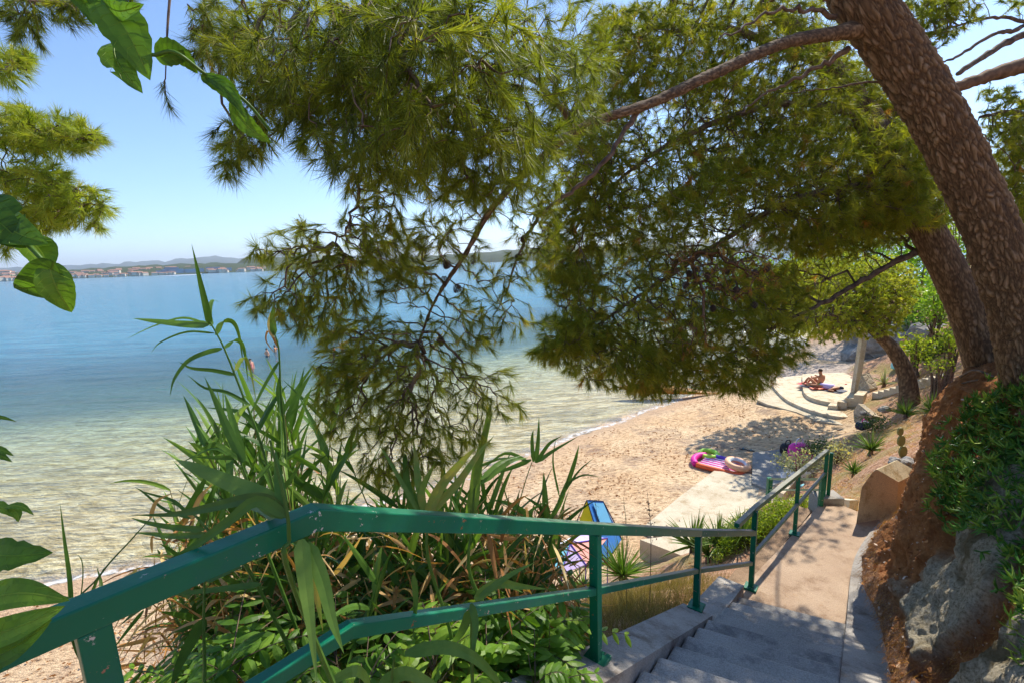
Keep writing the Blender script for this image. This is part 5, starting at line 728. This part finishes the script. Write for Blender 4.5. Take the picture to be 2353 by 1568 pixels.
# ================================================================ BROAD LEAVES close to the lens
def bigleaf(m, b, tip, wd, Zb, Zt, curl=.15, teeth=.06, tint=.4, side=None, fold=.18, n=16):
    b = pd(*b, Zb); tip = pd(*tip, Zt); s = np.linspace(0, 1, n)[:, None]; ax = tip-b; L = np.linalg.norm(ax); vd = norm((b+tip)/2-EYE); sd_ = norm(np.cross(ax, vd)); nn = norm(np.cross(ax, sd_)); P = b+ax*s+sd_*np.sin(s*math.pi)*L*curl+nn*np.sin(s*math.pi)*L*.1
    t = s[:, 0]; pr = np.sin(np.pi*np.clip(t, 0, 1)**.75)**.75*(1+teeth*np.sin(t*60)*(t > .1)); W = pr*wd/2; wv = norm(sd_+nn*(side or 0)); rows = []
    for q in (-1, -.6, 0, .6, 1): rows.append(P+wv*(W*q)[:, None]+nn*(abs(q)*W*fold+np.sin(t*14+q*2)*L*.012*abs(q))[:, None])
    V = np.vstack(rows)
    for k_ in range(4):
        for i in range(n-1):
            if rng.random() < .012 and k_ in (0, 3): continue
            m.add(V[[k_*n+i, k_*n+i+1, (k_+1)*n+i+1, (k_+1)*n+i]], [(0, 1, 2, 3)], tint=tint+(-.08, .1, -.02, -.12)[k_]+rng.normal()*.03)
    m.tube(P[:-1], .0012, 4, tint=min(1, tint+.5))
    for i in range(2, n-3, 2):
        for q in (0, 1): m.tube([P[i], (P[i]+rows[q*4][i+1])/2, rows[q*4][min(n-1, i+2)]*.9+P[i]*.1], .0005, 3, tint=min(1, tint+.35))
    return P
def vine(label, stem, leaves, st_r=.004, group=None):
    t = thing('vine', label, 'vine', stem[0], group); m = MB(); m.tube(cr(stem, 6), st_r, 5); m.build('stem', 'leaf_reed', t, True)
    for q in leaves: g = MB(); bigleaf(g, **q); g.build('leaf', 'leaf_green', t)
Z_ = .95; vine('vine trail with large backlit leaves hanging across the top left sky', PX([(180, -120, Z_), (230, 0, Z_), (330, 120, Z_), (400, 120, Z_), (470, 170, 1.0), (560, 230, 1.05), (620, 300, 1.1)]), [
    dict(b=(230, -5), tip=(345, 185), wd=.085, Zb=Z_, Zt=Z_, tint=.42, curl=.05), dict(b=(265, 95), tip=(328, 215), wd=.055, Zb=.97, Zt=.95, tint=.3, curl=-.1), dict(b=(355, 130), tip=(440, 125), wd=.05, Zb=.95, Zt=.98, tint=.15, curl=.1), dict(b=(385, 120), tip=(455, 170), wd=.03, Zb=.96, Zt=1, tint=.35),
    dict(b=(240, 5), tip=(330, 10), wd=.035, Zb=.95, Zt=.9, tint=.2, curl=-.1), dict(b=(150, -20), tip=(218, 62), wd=.035, Zb=.95, Zt=.95, tint=.25, curl=.15), dict(b=(100, -60), tip=(240, 20), wd=.06, Zb=.95, Zt=.95, tint=.2), dict(b=(460, 172), tip=(560, 262), wd=.038, Zb=1.0, Zt=1.05, tint=.2), dict(b=(530, 225), tip=(625, 330), wd=.04, Zb=1.05, Zt=1.1, tint=.45, curl=-.12), dict(b=(470, 175), tip=(570, 280), wd=.025, Zb=1, Zt=1, tint=.1, curl=.1)])
vine('vine with heart shaped leaves drooping at the left edge below the pine boughs', PX([(-120, 420, .8), (-20, 480, .8), (40, 540, .8), (90, 590, .8), (140, 650, .82)]), [
    dict(b=(-70, 470), tip=(60, 570), wd=.09, Zb=.8, Zt=.8, tint=.1, curl=.05, teeth=.0), dict(b=(10, 500), tip=(110, 560), wd=.06, Zb=.82, Zt=.8, tint=.35, teeth=.0, curl=-.1), dict(b=(40, 540), tip=(110, 640), wd=.05, Zb=.82, Zt=.82, tint=.55, teeth=.02), dict(b=(125, 600), tip=(32, 662), wd=.065, Zb=.8, Zt=.8, tint=.12, teeth=.0, curl=.2), dict(b=(110, 600), tip=(165, 718), wd=.05, Zb=.8, Zt=.83, tint=.5, teeth=.02, curl=-.05)])
vine('toothed leaf shoot poking in low at the left edge', PX([(-90, 1270, .8), (-30, 1270, .8), (10, 1265, .8)]), [dict(b=(-60, 1262), tip=(122, 1268), wd=.055, Zb=.8, Zt=.8, tint=.3, curl=-.05, teeth=.1), dict(b=(-40, 1165), tip=(35, 1188), wd=.018, Zb=.8, Zt=.8, tint=.6), dict(b=(10, 1165), tip=(78, 1182), wd=.012, Zb=.8, Zt=.8, tint=.5), dict(b=(20, 1165), tip=(42, 1198), wd=.014, Zb=.8, Zt=.8, tint=.5)], .002)
vine('small leaf tips at the left edge above the toothed shoot', PX([(-60, 1050, .9), (-20, 1045, .9), (0, 1045, .9)]), [dict(b=(-30, 1038), tip=(32, 1046), wd=.014, Zb=.9, Zt=.9, tint=.4), dict(b=(-30, 1050), tip=(28, 1060), wd=.014, Zb=.9, Zt=.9, tint=.3), dict(b=(-30, 968), tip=(38, 968), wd=.008, Zb=.9, Zt=.9, tint=.3)], .002)
vine('broad glossy leaves at the bottom left corner against the handrail', PX([(-140, 1500, .7), (-60, 1470, .7), (-10, 1450, .7)]), [dict(b=(-80, 1400), tip=(160, 1378), wd=.045, Zb=.72, Zt=.74, tint=.5, curl=.12, teeth=.0), dict(b=(-80, 1470), tip=(150, 1390), wd=.042, Zb=.7, Zt=.74, tint=.6, curl=-.05, teeth=.0), dict(b=(-80, 1520), tip=(120, 1420), wd=.04, Zb=.7, Zt=.74, tint=.25, curl=-.12, teeth=.0), dict(b=(-80, 1560), tip=(40, 1500), wd=.05, Zb=.7, Zt=.72, tint=.2, teeth=.0)], .004)
# ================================================================ BEACH THINGS
def torus(c, R, r, tilt=(0, 0), n=36, k=12, mats=1):
    c = A(c, float); V = []; Fs = []; mi = []
    for i in range(n):
        a = 2*math.pi*i/n
        for j in range(k): b = 2*math.pi*j/k; x = (R+r*math.cos(b))*math.cos(a); y = (R+r*math.cos(b))*math.sin(a); z = r*math.sin(b); V.append(c+A([x, y, z+x*tilt[0]+y*tilt[1]]))
    for i in range(n):
        for j in range(k): Fs.append((i*k+j, ((i+1) % n)*k+j, ((i+1) % n)*k+(j+1) % k, i*k+(j+1) % k)); mi.append((1 if 3 < j < 6 else 0) if mats == 2 else 0)
    return V, Fs, mi
G = lambda x, y: onground(x, y)
a0 = G(1612, 1062); a1 = G(1690, 1080); ax = norm((a1-a0)*A([1, 1, 0])); sd_ = A([-ax[1], ax[0], 0]); mc = (a0+a1)/2; Lm = 1.5; t = thing('inflatable_mattress', 'pink and purple striped inflatable mattress lying in the tree shade', 'air mattress', mc); m = MB()
for i in range(10):
    o_ = sd_*(i-4.5)*.085; mi = 1 if i % 2 else 0; m.tube([mc+o_-ax*Lm*.36+A([0, 0, .07]), mc+o_+ax*Lm*.42+A([0, 0, .07])], .05, 8, mi)
m.build('stripes', ['pink', 'white'], t, True); m = MB(); m.tube(cr([mc-ax*Lm*.4-sd_*.48+A([0, 0, .09]), mc-ax*Lm*.52-sd_*.2+A([0, 0, .12]), mc-ax*Lm*.52+sd_*.2+A([0, 0, .12]), mc-ax*Lm*.4+sd_*.46+A([0, 0, .1])], 5), .11, 10); m.build('pillow', 'magenta', t, True)
m = MB(); m.tube(cr([mc-ax*Lm*.38-sd_*.5+A([0, 0, .09]), mc-sd_*.47+A([0, 0, .08]), mc+ax*Lm*.5-sd_*.42+A([0, 0, .09]), mc+ax*Lm*.56+A([0, 0, .09])], 6), .085, 10); m.build('edge_tube', 'orange', t, True); m = MB(); m.tube(cr([mc-ax*Lm*.2+sd_*.5+A([0, 0, .1]), mc+sd_*.52+A([0, 0, .1]), mc+ax*Lm*.4+sd_*.45+A([0, 0, .08])], 6), .09, 10); m.build('edge_tube', 'purple', t, True)
V, Fs, mi = torus(mc-ax*.55+sd_*.62+A([0, 0, .1]), .3, .09, n=28); mk('swim_ring', V, Fs, ['lime'], smooth=True, label='lime green swim ring tucked behind the pink mattress', category='swim ring')
V, Fs, mi = torus(mc+ax*.62+sd_*-.02+A([0, 0, .27]), .31, .1, (-.1, .1), mats=2); mk('swim_ring', V, Fs, ['peach', 'silver'], midx=mi, smooth=True, label='large peach swim ring, reflection coloured on in silver blue, resting on the pink mattress', category='swim ring')  # silver faces colour in a reflection on the ring's clear top
def flip(x, y, lab):
    c = G(x, y); t = thing('flip_flop', lab, 'flip flop', c, 'pair of flip flops left on the sand'); m = MB(); P = [(math.cos(a)*.13, math.sin(a)*.05*(1.1 if math.cos(a) > 0 else .85)) for a in np.linspace(0, 6.283, 14, endpoint=False)]; m.prism([(c[0]+p[0]*.9-p[1]*.3, c[1]-p[0]*.4+p[1]) for p in P], c[2]+.01, c[2]+.035); m.build('sole', 'black', t); m = MB(); m.tube(cr([c+A([-.03, .05, .03]), c+A([.03, 0, .08]), c+A([-.03, -.05, .03])], 4), .008, 5); m.build('strap', 'teal', t)
flip(1707, 1032, 'black flip flop on the sand, the one nearer the sea'); flip(1724, 1035, 'black flip flop on the sand, the one beside the grey slab')
def box_bag(name, x, y, dims, mat, lab, cat, z=0, rot=.3, band=None):
    c = G(x, y)+A([0, 0, z]); w_, d_, h = dims; t = thing(name, lab, cat, c); m = MB(); cs, sn = math.cos(rot), math.sin(rot); f = lambda a, b, k_: c+A([(a*cs-b*sn)*w_/2, (a*sn+b*cs)*d_/2, k_*h]); rows = []
    for k_, s in ((0, .85), (.15, 1), (.5, 1.04), (.85, .95), (1, .7)): rows += [f(math.copysign(abs(math.cos(a))**.5, math.cos(a))*s, math.copysign(abs(math.sin(a))**.5, math.sin(a))*s, k_) for a in np.linspace(0, 6.283, 16, endpoint=False)]
    Fs = [(r*16+i, r*16+(i+1) % 16, r*16+16+(i+1) % 16, r*16+16+i) for r in range(4) for i in range(16)]+[tuple(range(16))[::-1], tuple(range(64, 80))]; m.add(rows, Fs); m.build('body', mat, t, True); m = MB(); m.tube(cr([f(-.5, 0, .98), f(-.3, 0, 1.3), f(.3, 0, 1.3), f(.5, 0, .98)], 5), .018, 6); m.build('strap', band or mat, t, True); return t
box_bag('bag', 1808, 1042, (.42, .3, .38), 'black', 'small black bag sitting on the rock edge of the grey slab', 'bag'); box_bag('beach_bag', 1834, 1055, (.6, .35, .55), 'pink', 'pink and white beach bag standing on the edge of the slab', 'bag', band='white')
tw = G(1830, 1072); m = MB(); n = 8; V = [tw+A([i*.09-.3, -.1+.2*j/3-(.12*j), .5-.14*j+.02*math.sin(i*2.1)]) for j in range(4) for i in range(n)]; V = [v+A([0, -.15, 0]) for v in V]; V2 = [v+A([0, .03, -.01]) for v in V]
m.add(V+V2, [(j*n+i, j*n+i+1, (j+1)*n+i+1, (j+1)*n+i) for j in range(3) for i in range(n-1)]+[(32+j*n+i, 32+(j+1)*n+i, 32+(j+1)*n+i+1, 32+j*n+i+1) for j in range(3) for i in range(n-1)]); m.build('towel', 'magenta', label='magenta towel draped in front of the pink beach bag', category='towel')
box_bag('bag', 1826, 1080, (.25, .2, .28), 'teal', 'small teal bag below the magenta towel', 'bag'); box_bag('bag', 2000-16, 985, (.5, .35, .3), 'navy', 'navy and pink backpack lying on the terrace rubble edge', 'bag', band='pink')
def bucket(x, y, r, lab, mat='white'):
    c = G(x, y); t = thing('bucket', lab, 'bucket', c); m = MB(); n = 18; V = []
    for rr_, z in ((r*.75, 0), (r, 1.6*r), (r*.93, 1.6*r), (r*.7, .1*r)): V += [c+A([math.cos(a)*rr_, math.sin(a)*rr_, z]) for a in np.linspace(0, 6.283, n, endpoint=False)]
    m.add(V, [(k_*n+i, k_*n+(i+1) % n, (k_+1)*n+(i+1) % n, (k_+1)*n+i) for k_ in range(3) for i in range(n)]+[tuple(range(n))[::-1], tuple(range(3*n, 4*n))]); m.build('body', mat, t, True); m = MB(); m.tube([c+A([math.cos(a)*r, -.3*r*math.sin(a), 1.6*r+math.sin(a)*r*.7]) for a in np.linspace(0, math.pi, 9)], .008, 5); m.build('handle', mat, t, True)
bucket(1806, 1108, .17, 'white bucket left of its pair above the lower railing'); bucket(1822, 1107, .19, 'white bucket right of its pair above the lower railing'); box_bag('bag', 1838, 1102, (.5, .35, .22), 'white', 'slumped white bag behind the two buckets', 'bag', .05)
c = onground(1838, 1120)+A([0, 0, .03]); m = MB(); m.tube([c, c+A([.14, .05, .02]), c+A([.22, .08, 0])], [.04, .04, .015], 9); m.build('bottle', 'aqua', label='turquoise bottle lying on the litter slope behind the path railing', category='bottle')
# upturned kayak at the waterline
k0 = pz(1652, 911, -7.85); k1 = pz(1420, 903, -7.85); ax = norm(k1-k0); L = min(5.5, np.linalg.norm(k1-k0)); t = thing('kayak', 'orange brown kayak lying at the waterline under the dark crown', 'kayak', k0); m = MB(); sd_ = norm(np.cross(ax, A([0, 0, 1.]))); n = 12; V = []
for i in range(15):
    s = i/14; w_ = .42*math.sin(math.pi*min(1, s*.98+.01))**.7; h = .16+.34*min(1, s*1.6)
    for j in range(n): a = math.pi*2*j/n; V.append(k0+ax*s*L+sd_*w_*math.cos(a)+A([0, 0, .12+h*.5+math.sin(a)*h*.5*(w_/.42+.1)]))
m.add(V, [(i*n+j, i*n+(j+1) % n, (i+1)*n+(j+1) % n, (i+1)*n+j) for i in range(14) for j in range(n)]+[tuple(range(n))[::-1], tuple(range(14*n, 15*n))]); m.build('hull', 'hull', t, True); m = MB(); m.tube([k0+ax*s*L+sd_*.42*math.sin(math.pi*s)**.7+A([0, 0, .3]) for s in np.linspace(.05, .95, 12)], .02, 5); m.build('rim', 'black', t)
# tents
tc = G(1380, 1240); Zt = 12.2; tc = pz(1370, 1250, -7.15); t = thing('beach_tent', 'blue and yellow pop up beach tent on the sand behind the handrail', 'tent', tc); ap = pd(1348, 1147, 11.6); pk = pd(1385, 1150, 11.9)
la = pd(1300, 1240, 11.3); lb_ = pd(1388, 1246, 11.0); rb_ = pd(1428, 1240, 12.0); bk = pd(1330, 1215, 12.6); la[2] = lb_[2] = rb_[2] = bk[2] = tc[2]+.02
TC = (la+lb_+rb_+bk+ap+pk)/6
def panel(m, pts, mi, bul=.02, th=.012):
    P = A(pts); c = P.mean(0); nn = norm(np.cross(P[1]-P[0], P[-1]-P[0])); nn *= np.sign(nn@(c-TC)); cc = c+nn*bul; n = len(P); m.add(np.vstack([P, [cc], P-nn*th, [cc-nn*th]]), [(i, (i+1) % n, n) for i in range(n)]+[((i+1) % n+n+1, i+n+1, 2*n+1) for i in range(n)], mi)
m = MB(); mid1 = la+(ap-la)*.12; mid2 = lb_+(ap-lb_)*.12; panel(m, [mid1, mid2, ap], 0); m.build('front_panel', 'yellow', t); m = MB(); panel(m, [la, lb_, mid2, mid1], 0, .01); panel(m, [lb_, rb_, pk, ap], 0); panel(m, [rb_, bk, pk], 0); panel(m, [bk, la, ap, pk], 0); m.build('shell', 'blue', t)
m = MB(); q = lambda a, b: lb_+(rb_-lb_)*a+(ap+(pk-ap)*a-(lb_+(rb_-lb_)*a))*b; off_ = norm(np.cross(rb_-lb_, pk-lb_)); off_ *= -np.sign(off_@CF); m.add([q(.25, .55)+off_*.06, q(.8, .5)+off_*.07, q(.9, .95)+off_*.03, q(.25, .95)+off_*.03], [(0, 1, 2, 3)]); m.build('window_flap', 'skyblue', t); 
m = MB(); c_ = (mid1+mid2)/2*.45+ap*.2+mid2*.35; nn = norm(np.cross(mid2-mid1, ap-mid1)); nn *= -np.sign(nn@CF); e1_ = norm(mid2-mid1); e2_ = np.cross(nn, e1_); m.add([c_+nn*.035+e1_*math.cos(a)*.07+e2_*math.sin(a)*.08 for a in np.linspace(0, 6.283, 12, endpoint=False)], [tuple(range(12))]); m.build('emblem', 'orange', t)
m = MB(); m.tube([lb_, q(0, .5)+off_*.03, ap, pk, q(1, .5)+off_*.03, rb_], .014, 6); m.tube(cr([la, (la+ap)/2+A([-.05, 0, .05]), ap], 5), .012, 6); m.build('pole', 'navy', t, True)
# pastel shelter cloth
c0_ = [pd(1245, 1262, 9.3), pd(1290, 1318, 8.7), pd(1345, 1295, 8.9), pd(1395, 1235, 9.5), pd(1330, 1225, 9.9)]; t = thing('beach_shelter', 'pastel lilac and aqua beach shelter cloth below the tent', 'beach shelter', pz(1320, 1290, -7.1)); hub_ = pd(1310, 1248, 9.2)
for i, (mt) in enumerate(['aqua', 'lilac', 'coral', 'lilac', 'white']):
    m = MB(); P = A([c0_[i], c0_[(i+1) % 5], hub_]); nn = norm(np.cross(P[1]-P[0], P[2]-P[0])); m.add(np.vstack([P, P-nn*.02]), [(0, 1, 2), (5, 4, 3), (0, 3, 4, 1), (1, 4, 5, 2), (2, 5, 3, 0)]); m.build('panel', mt, t)
m = MB(); 
for q_ in c0_: m.tube([hub_+A([0, 0, .01]), q_+A([0, 0, .01]), A([q_[0], q_[1], 8-7.25])], .012, 5)
m.build('pole', 'purple', t)
c = pz(1560, 1292, -6.9); m = MB(); n = 12; V = [c+A([i*.09, j*.1, .04+.025*math.sin(i*1.3+j)+.02*math.cos(j*2.1)]) for j in range(8) for i in range(n)]; m.add(V, [(j*n+i, j*n+i+1, (j+1)*n+i+1, (j+1)*n+i) for j in range(7) for i in range(n-1)], 0); m.mi = [(1 if (k_ % 5) == 2 else 0) for k_ in range(len(m.F))]; m.build('towel', ['skyblue', 'orange'], label='blue and orange beach towel crumpled behind the railing posts', category='towel')
# ================================================================ PEOPLE
def figure(label, J, E, R, skin='skin', clothes=(), hair=None, base=None, head=None):
    t = thing('person', label, 'person', base if base is not None else J[0]); me = bpy.data.meshes.new('body'); me.from_pydata([tuple(map(float, j)) for j in J], E, []); me.update(); me.materials.append(MT[skin]); o = bpy.data.objects.new('body', me); COL.objects.link(o); o.parent = t; o.matrix_parent_inverse = t.matrix_world.inverted()
    md = o.modifiers.new('skin', 'SKIN'); 
    for i, v in enumerate(me.skin_vertices[0].data): v.radius = (R[i], R[i]) if np.ndim(R[i]) == 0 else R[i]; v.use_root = i == 0
    md.use_smooth_shade = True; s = o.modifiers.new('s', 'SUBSURF'); s.levels = s.render_levels = 2
    def shell(nm, pts, rad, mat, k=12): m = MB(); m.tube(cr(pts, 4), np.interp(np.linspace(0, 1, (len(pts)-1)*4+1), np.linspace(0, 1, len(rad)), rad), k); m.build(nm, mat, t, True)
    for nm, pts, rad, mat in clothes: shell(nm, pts, rad, mat)
    if hair is not None:
        c, r, m_ = hair; m = MB(); n = 14; V = []
        for i in range(6):
            a = i/5*1.75
            for j in range(n): b = 2*math.pi*j/n; V.append(A(c)+A([math.sin(a)*math.cos(b)*r, math.sin(a)*math.sin(b)*r, math.cos(a)*r*1.08]))
        m.add(V, [(i*n+j, i*n+(j+1) % n, (i+1)*n+(j+1) % n, (i+1)*n+j) for i in range(5) for j in range(n)]); m.build('hair', m_, t, True)
    return t
# body template; forward f (unit), right r
def standing(label, foot, h=1.68, face=0., skin='skin', suit='red', one=False, pose='down', hairm='hair'):
    f = A([math.sin(face), math.cos(face), 0]); r = A([f[1], -f[0], 0]); F_ = A(foot, float); k_ = h/1.7; p = lambda a, b, z: F_+(r*a+f*b)*k_+A([0, 0, z*k_])
    arm = {'down': [(.20, 0, 1.15), (.23, .06, .9), (.22, .1, .82)], 'up': [(.27, .18, 1.3), (.2, .4, 1.35), (.15, .46, 1.36)], 'hip': [(.32, -.02, 1.15), (.2, .1, .98), (.16, .12, .95)]}[pose]
    J = [p(0, 0, .95), p(0, .01, 1.12), p(0, 0, 1.32), p(0, 0, 1.46), p(0, .02, 1.56), p(0, .02, 1.66)]+[p(s*a, b, z) for s in (1, -1) for a, b, z in [(.16, 0, 1.40), *arm]]+[p(s*a, b, z) for s in (1, -1) for a, b, z in [(.09, 0, .85), (.1, .03, .48), (.1, -.02, .08), (.1, .14, .03)]]
    E = [(0, 1), (1, 2), (2, 3), (3, 4), (4, 5), (2, 6), (6, 7), (7, 8), (8, 9), (2, 10), (10, 11), (11, 12), (12, 13), (0, 14), (14, 15), (15, 16), (16, 17), (0, 18), (18, 19), (19, 20), (20, 21)]
    R = [(.15, .11), (.13, .1), (.16, .11), .055, .085, .07, .06, .045, .035, .035, .06, .045, .035, .035, .095, .06, .04, .035, .095, .06, .04, .035]; R = [tuple(v*k_ for v in q) if isinstance(q, tuple) else q*k_ for q in R]
    cl = [('swimsuit', [p(0, 0, .84), p(0, 0, .95), p(0, 0, 1.02)] if not one else [p(0, 0, .84), p(0, 0, 1.0), p(0, 0, 1.15), p(0, 0, 1.32)], [.155*k_, .175*k_, .155*k_, .165*k_], suit)]
    return figure(label, J, E, R, skin, cl, (p(0, -.01, 1.62), .1*k_, hairm), F_)
w1_ = pz(578, 852, -8); standing('woman in a pink red swimsuit standing thigh deep in the sea', w1_-A([0, 0, .65]), 1.68, 2.4, 'skin_pale', 'coral', True)
w2_ = pz(614, 817, -8); standing('bather waist deep behind the tall reed, arms bent', w2_-A([0, 0, 1.0]), 1.75, .5, 'skin_pale', 'navy', False, 'hip'); w3_ = pz(632, 806, -8); standing('bather partly behind the slender reed stem in the sea', w3_-A([0, 0, 1.1]), 1.7, 1.5, 'skin', 'navy', False, 'up')
w4_ = pz(777, 808, -8); standing('adult bather carrying a child at the pine bough tip', w4_-A([0, 0, .95])+A([.3, .3, 0]), 1.78, 3.6, 'skin', 'navy', False, 'up'); standing('child in a red swim shirt held up in the sea beside an adult', w4_-A([.25, .35, .45]), 1.1, 1.2, 'skin', 'red', True)
w5_ = pz(806, 900-2, -8); 
w6_ = onground(2072, 838); standing('person in a black and yellow swimsuit standing by the rocks behind the small pine', onground(2073, 846), 1.6, .6, 'skin', 'yellow', True)
pf = pz(*D1((690, 690)), -6.8); f = norm(A([.35, .9, 0])*A([-1, 1, 1])); r = A([f[1], -f[0], 0]); p = lambda a, b, z: pf+r*a+f*b+A([0, 0, z])
J = [p(0, 0, .1), p(0, -.06, .3), p(0, -.04, .52), p(0, 0, .66), p(0, .05, .75), p(0, .06, .86), p(.19, -.02, .56), p(.27, .2, .45), p(.12, .42, .52), p(-.19, -.02, .56), p(-.27, .2, .45), p(-.12, .42, .52), p(.1, .1, .1), p(.15, .5, .42), p(.14, .75, .06), p(.14, .9, .04), p(-.1, .1, .1), p(-.15, .5, .42), p(-.14, .75, .06), p(-.14, .9, .04)]
figure('man sitting bare backed with knees drawn up on a red towel', J, [(0, 1), (1, 2), (2, 3), (3, 4), (4, 5), (2, 6), (6, 7), (7, 8), (2, 9), (9, 10), (10, 11), (0, 12), (12, 13), (13, 14), (14, 15), (0, 16), (16, 17), (17, 18), (18, 19)], [(.16, .12), (.15, .11), (.18, .12), .06, .09, .075, .06, .045, .035, .06, .045, .035, .1, .065, .045, .035, .1, .065, .045, .035], 'skin', [('shorts', [p(0, -.03, .03), p(0, 0, .12), p(0, .02, .2)], [.18, .2, .17], 'lime')], (p(0, .04, .84), .1, 'hair'), pf)
pl_ = pz(*D1((870, 735)), -6.8); hd = norm(A([-.55, .83, 0])); rr_ = A([hd[1], -hd[0], 0]); p = lambda a, b, z: pl_+rr_*a+hd*b+A([0, 0, z])
J = [p(0, .45, .13), p(0, .25, .14), p(0, .0, .15), p(0, -.14, .15), p(0, -.24, .18), p(0, -.32, .18), p(.2, -.03, .12), p(.34, .15, .08), p(.3, -.1, .06), p(-.2, -.03, .12), p(-.36, .1, .08), p(-.3, -.15, .06), p(.1, .6, .13), p(.14, .98, .12), p(.14, 1.3, .1), p(.16, 1.32, .2), p(-.1, .6, .13), p(-.16, .98, .12), p(-.2, 1.3, .1), p(-.22, 1.32, .2)]
figure('sunbather lying face up on a dark towel, head towards the near kerb', J, [(0, 1), (1, 2), (2, 3), (3, 4), (4, 5), (2, 6), (6, 7), (7, 8), (2, 9), (9, 10), (10, 11), (0, 12), (12, 13), (13, 14), (14, 15), (0, 16), (16, 17), (17, 18), (18, 19)], [(.15, .1), (.13, .1), (.16, .1), .055, .085, .07, .06, .04, .035, .06, .04, .035, .09, .06, .04, .035, .09, .06, .04, .035], 'skin', [('swimsuit', [p(0, .58, .13), p(0, .2, .14), p(0, .0, .15)], [.15, .155, .165], 'lilac')], (p(0, -.33, .18), .1, 'navy'), pl_)
def towel(c, ax, L, W, mat, lab, z=.02):
    ax = norm(ax); sd_ = A([-ax[1], ax[0], 0]); n, k_ = 12, 7; V = [c+ax*L*(i/(n-1)-.5)+sd_*W*(j/(k_-1)-.5)+A([0, 0, z+.012*math.sin(i*1.1+j*.9)]) for j in range(k_) for i in range(n)]; m = MB(); m.add(V, [(j*n+i, j*n+i+1, (j+1)*n+i+1, (j+1)*n+i) for j in range(k_-1) for i in range(n-1)]); o = m.build('towel', mat, label=lab, category='towel'); s = o.modifiers.new('s', 'SOLIDIFY'); s.thickness = .012; return o
towel(pf+f*.15, f, 1.7, .75, 'red', 'red towel under the seated man'); towel(pl_+hd*.5, hd, 1.9, .8, 'navy', 'dark towel under the lying sunbather'); towel(pz(*D1((680, 722)), -6.8), A([1, -.1, 0]), .8, .3, 'orange', 'orange rolled towel in front of the seated man', .08); c = pz(*D1((1030, 700)), -6.8)
box_bag('bag', *D1((1030, 705)), (.3, .25, .16), 'red', 'small red bag on the terrace right of the sunbather', 'bag'); box_bag('bag', *D1((760, 745)), (.35, .22, .14), 'navy', 'dark folded bag at the kerb side of the red towel', 'bag')
cb = onground(2055, 838); box_bag('bag', 2058, 848, (.4, .3, .35), 'aqua', 'turquoise bag half hidden behind the small pine trunk', 'bag')
# ================================================================ HAZE: even air round camera and scene
k = N('haze'); v = k.n('ShaderNodeVolumePrincipled'); v.inputs['Color'].default_value = (.8, .88, 1, 1); v.inputs['Density'].default_value = 4.5e-5; v.inputs['Anisotropy'].default_value = .3; k.l(v.outputs[0], k.o.inputs[1])
B_ = 34000; m = MB(); m.prism([(-B_, -B_), (B_, -B_), (B_, B_), (-B_, B_)], -6, 1100); m.build('haze', 'haze', kind='stuff', label='pale summer haze over the sea', category='haze')
